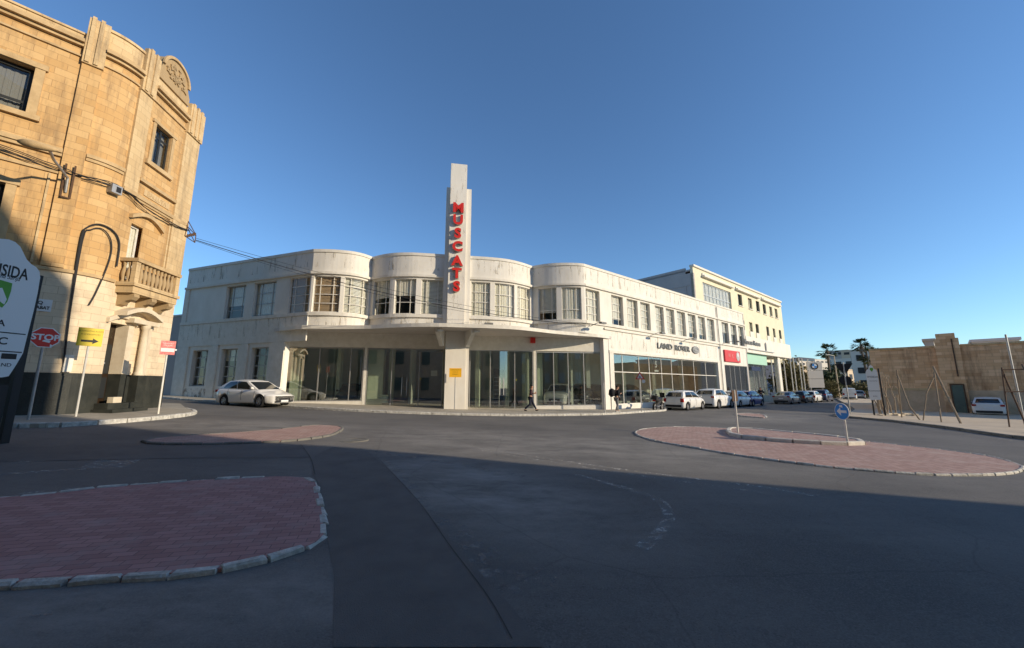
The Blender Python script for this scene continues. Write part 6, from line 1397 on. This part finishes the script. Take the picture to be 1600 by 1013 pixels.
def person(label, loc, yaw, J, top, legs, hairc='hair', shoe='shoe', extra=None, H=1.75):
    """J: joint table (x forward, y left, z up) for a figure about 1.75 m tall"""
    p = root('person', label, 'person', (0, 0, 0)); k = H/1.75
    def skin(name, mt, pts, edges, parent, rootv=0, lev=1):
        me = bpy.data.meshes.new(name); me.from_pydata([tuple(Vector(q[:3])*k) for q in pts], [], []) if False else me.from_pydata([tuple(Vector(q[:3])*k) for q in pts], edges, [])
        o = bpy.data.objects.new(name, me); COL.objects.link(o); m = o.modifiers.new('skin', 'SKIN'); m.use_smooth_shade = True
        for i, q in enumerate(pts):
            r = q[3] if isinstance(q[3], tuple) else (q[3], q[3]); me.skin_vertices[0].data[i].radius = (r[0]*k, r[1]*k)
        me.skin_vertices[0].data[rootv].use_root = True
        if lev: sb = o.modifiers.new('sub', 'SUBSURF'); sb.levels = lev; sb.render_levels = lev
        dg = bpy.context.evaluated_depsgraph_get(); m2 = bpy.data.meshes.new_from_object(o.evaluated_get(dg)); m2.name = name
        bpy.data.objects.remove(o); m2.materials.clear(); m2.materials.append(M[mt]); o = bpy.data.objects.new(name, m2); COL.objects.link(o); o.parent = parent; ORG[o.name] = Vector((0, 0, 0)); return o
    P_ = []; E_ = []
    def add(q, r, par=None):
        P_.append((*q, r)); i = len(P_)-1
        if par is not None: E_.append((par, i))
        return i
    pel = add(J['pelvis'], .13); wa = add(J['waist'], (.12, .10), pel); chv = add(J['chest'], (.15, .11), wa); nk = add(J['neck'], .055, chv); h0 = add(J['jaw'], .075, nk); h1 = add(J['head'], .098, h0); add(J['crown'], .06, h1)
    for s in 'lr':
        sh_ = add(J['sh'+s], .06, chv); el = add(J['el'+s], .042, sh_); wr_ = add(J['wr'+s], .027, el)
        d = (Vector(J['wr'+s])-Vector(J['el'+s])).normalized(); w = Vector(J['wr'+s]); pm_ = add(w+d*.06, (.034, .018), wr_)
        sd2 = d.cross(Vector((1, .2, .1))).normalized()
        for f in range(4): 
            a = w+d*.09+sd2*(f-1.5)*.018; L = (.055, .068, .062, .045)[f]; i1 = add(a, .009, pm_); i2 = add(a+d*L*.5, .008, i1); add(a+d*L*.9+Vector((.012, 0, 0)), .006, i2)
        t0 = add(w+d*.04+sd2*.035, .011, pm_); add(w+d*.085+sd2*.06, .008, t0)
        hp = add(J['hp'+s], .095, pel); kn = add(J['kn'+s], .06, hp); an = add(J['an'+s], .038, kn); a = Vector(J['an'+s]); add(a+Vector(J['toe'+s])*.5, .035, an)
    skin('body', 'skin', P_, E_, p)
    g_ = lambda n_, r: (*J[n_], r)
    skin('jacket', top, [g_('pelvis', .145), g_('waist', (.14, .115)), g_('chest', (.172, .128)), (*(Vector(J['neck'])*.7+Vector(J['chest'])*.3), .075), g_('shl', .078), g_('ell', .058), (*(Vector(J['wrl'])*.85+Vector(J['ell'])*.15), .044), g_('shr', .078), g_('elr', .058), (*(Vector(J['wrr'])*.85+Vector(J['elr'])*.15), .044)],
         [(0, 1), (1, 2), (2, 3), (2, 4), (4, 5), (5, 6), (2, 7), (7, 8), (8, 9)], p)
    skin('trousers', legs, [g_('pelvis', .14), g_('hpl', .108), g_('knl', .078), (*(Vector(J['anl'])+Vector((0, 0, .02))), .062), g_('hpr', .108), g_('knr', .078), (*(Vector(J['anr'])+Vector((0, 0, .02))), .062)], [(0, 1), (1, 2), (2, 3), (0, 4), (4, 5), (5, 6)], p)
    for s in 'lr':
        a = Vector(J['an'+s]); t = Vector(J['toe'+s]); skin('shoe', shoe, [(*(a+Vector((-.04, 0, -.04))-t*.15), .042), (*(a+t*.5+Vector((0, 0, -.045))), .045), (*(a+t+Vector((0, 0, -.055))), .03)], [(0, 1), (1, 2)], p)
    hd_ = Vector(J['head']); f = Vector(J.get('face', (1, 0, 0)))
    skin('hair', hairc, [(*(hd_-f*.035+Vector((0, 0, -.02))), .085), (*(hd_-f*.02+Vector((0, 0, .06))), .098), (*(hd_+f*.03+Vector((0, 0, .105))), .06)], [(0, 1), (1, 2)], p)
    mb = MB(); lt = f.cross(Vector((0, 0, 1)))
    mb.obox((hd_+f*.105-Vector((0, 0, .03)))*k, f*.018, lt*.012, Vector((0, 0, .025))); mb.build('nose', M['skin'], p)
    for s in (1, -1): mb = MB(); mb.obox((hd_+f*.095+lt*.034*s)*k, f*.006, lt*.013, Vector((0, 0, .006))); mb.build('eye', M['print'], p)
    mb = MB(); mb.obox((hd_+f*.09-Vector((0, 0, .072)))*k, f*.008, lt*.022, Vector((0, 0, .005))); mb.build('mouth', M['red_faded'], p)
    for s in (1, -1): mb = MB(); mb.obox((hd_+lt*.098*s-Vector((0, 0, .02)))*k, f*.018, lt*.008, Vector((0, 0, .03))); mb.build('ear', M['skin'], p)
    p.location = loc; p.rotation_euler = (0, 0, yaw); return p
stand = dict(pelvis=(0, 0, .95), waist=(0, 0, 1.10), chest=(.0, 0, 1.33), neck=(.01, 0, 1.50), jaw=(.035, 0, 1.57), head=(.03, 0, 1.64), crown=(.02, 0, 1.71), shl=(0, .19, 1.42), shr=(0, -.19, 1.42), ell=(-.03, .25, 1.14), elr=(-.03, -.25, 1.14), wrl=(.05, .26, .90), wrr=(.05, -.26, .90), hpl=(0, .10, .88), hpr=(0, -.10, .88), knl=(.02, .13, .48), knr=(.02, -.13, .48), anl=(-.02, .15, .09), anr=(-.02, -.15, .09), toel=(.17, .02, 0), toer=(.17, -.02, 0))
walk = dict(stand, pelvis=(0, 0, .93), chest=(.03, 0, 1.32), waist=(.01, 0, 1.09), neck=(.06, 0, 1.48), jaw=(.10, 0, 1.54), head=(.10, 0, 1.61), crown=(.09, 0, 1.68), shl=(.03, .18, 1.40), shr=(.03, -.18, 1.40), ell=(-.02, .23, 1.13), wrl=(.22, .15, 1.16), elr=(.02, -.24, 1.13), wrr=(.26, -.10, 1.20), knl=(.17, .09, .50), anl=(.36, .09, .12), toel=(.15, 0, .05), knr=(-.03, -.09, .48), anr=(-.38, -.09, .15), toer=(.15, 0, -.04), hpl=(.02, .09, .87), hpr=(-.02, -.09, .87))
Dp = 24.4; w1 = person('walking person in dark clothes crossing left of the white display car, phone in hand', (colx(829, Dp), Dp, gz(1)+.11), radians(-8), walk, 'cl_plum', 'cl_navy', H=1.68)
mb = MB(); mb.obox((.30, -.02, 1.20), (.04, 0, .05), (0, .035, 0), (-.004, 0, .004)); tag(mb.build('mobile_phone', M['print'], org=(0, 0, 0)), 'dark phone held up in both hands by the walking person', 'phone').location = (colx(829, Dp), Dp, gz(1)+.11)
wk2 = dict(walk, ell=(-.06, .24, 1.14), wrl=(.10, .22, 1.0), knl=(.10, .09, .49), anl=(.14, .09, .10), toel=(.17, 0, 0), knr=(.02, -.09, .48), anr=(-.12, -.09, .11), toer=(.16, 0, 0))
Dp = 25.0; w2 = person('person in grey trousers wearing a large black backpack by the white corner pillar', (colx(963, Dp), Dp, gz(6)+.11), radians(15), wk2, 'cl_black', 'cl_grey', shoe='shoe_w', H=1.72)
mb = MB(); mb.tube([(-.24, 0, 1.48), (-.30, 0, 1.38), (-.33, 0, 1.15), (-.27, 0, 1.02)], [.10, .19, .20, .14], 10); o = mb.build('backpack', M['cl_black'], None, smooth=60); tag(o, 'bulky black backpack on the back of the grey trousered walker', 'backpack'); o.location = w2.location; o.rotation_euler = w2.rotation_euler
Dp = 43.5; person('person all in black standing on the pavement beyond the parked cars, arms folded', (colx(1188.5, Dp), Dp, gz(27)+.11), radians(-110), dict(stand, anl=(-.02, .20, .09), anr=(-.02, -.20, .09), knl=(.02, .16, .48), knr=(.02, -.16, .48), ell=(.02, .28, 1.16), wrl=(.20, .06, 1.20), elr=(.02, -.28, 1.16), wrr=(.22, -.06, 1.16)), 'cl_black', 'cl_black', H=1.78)
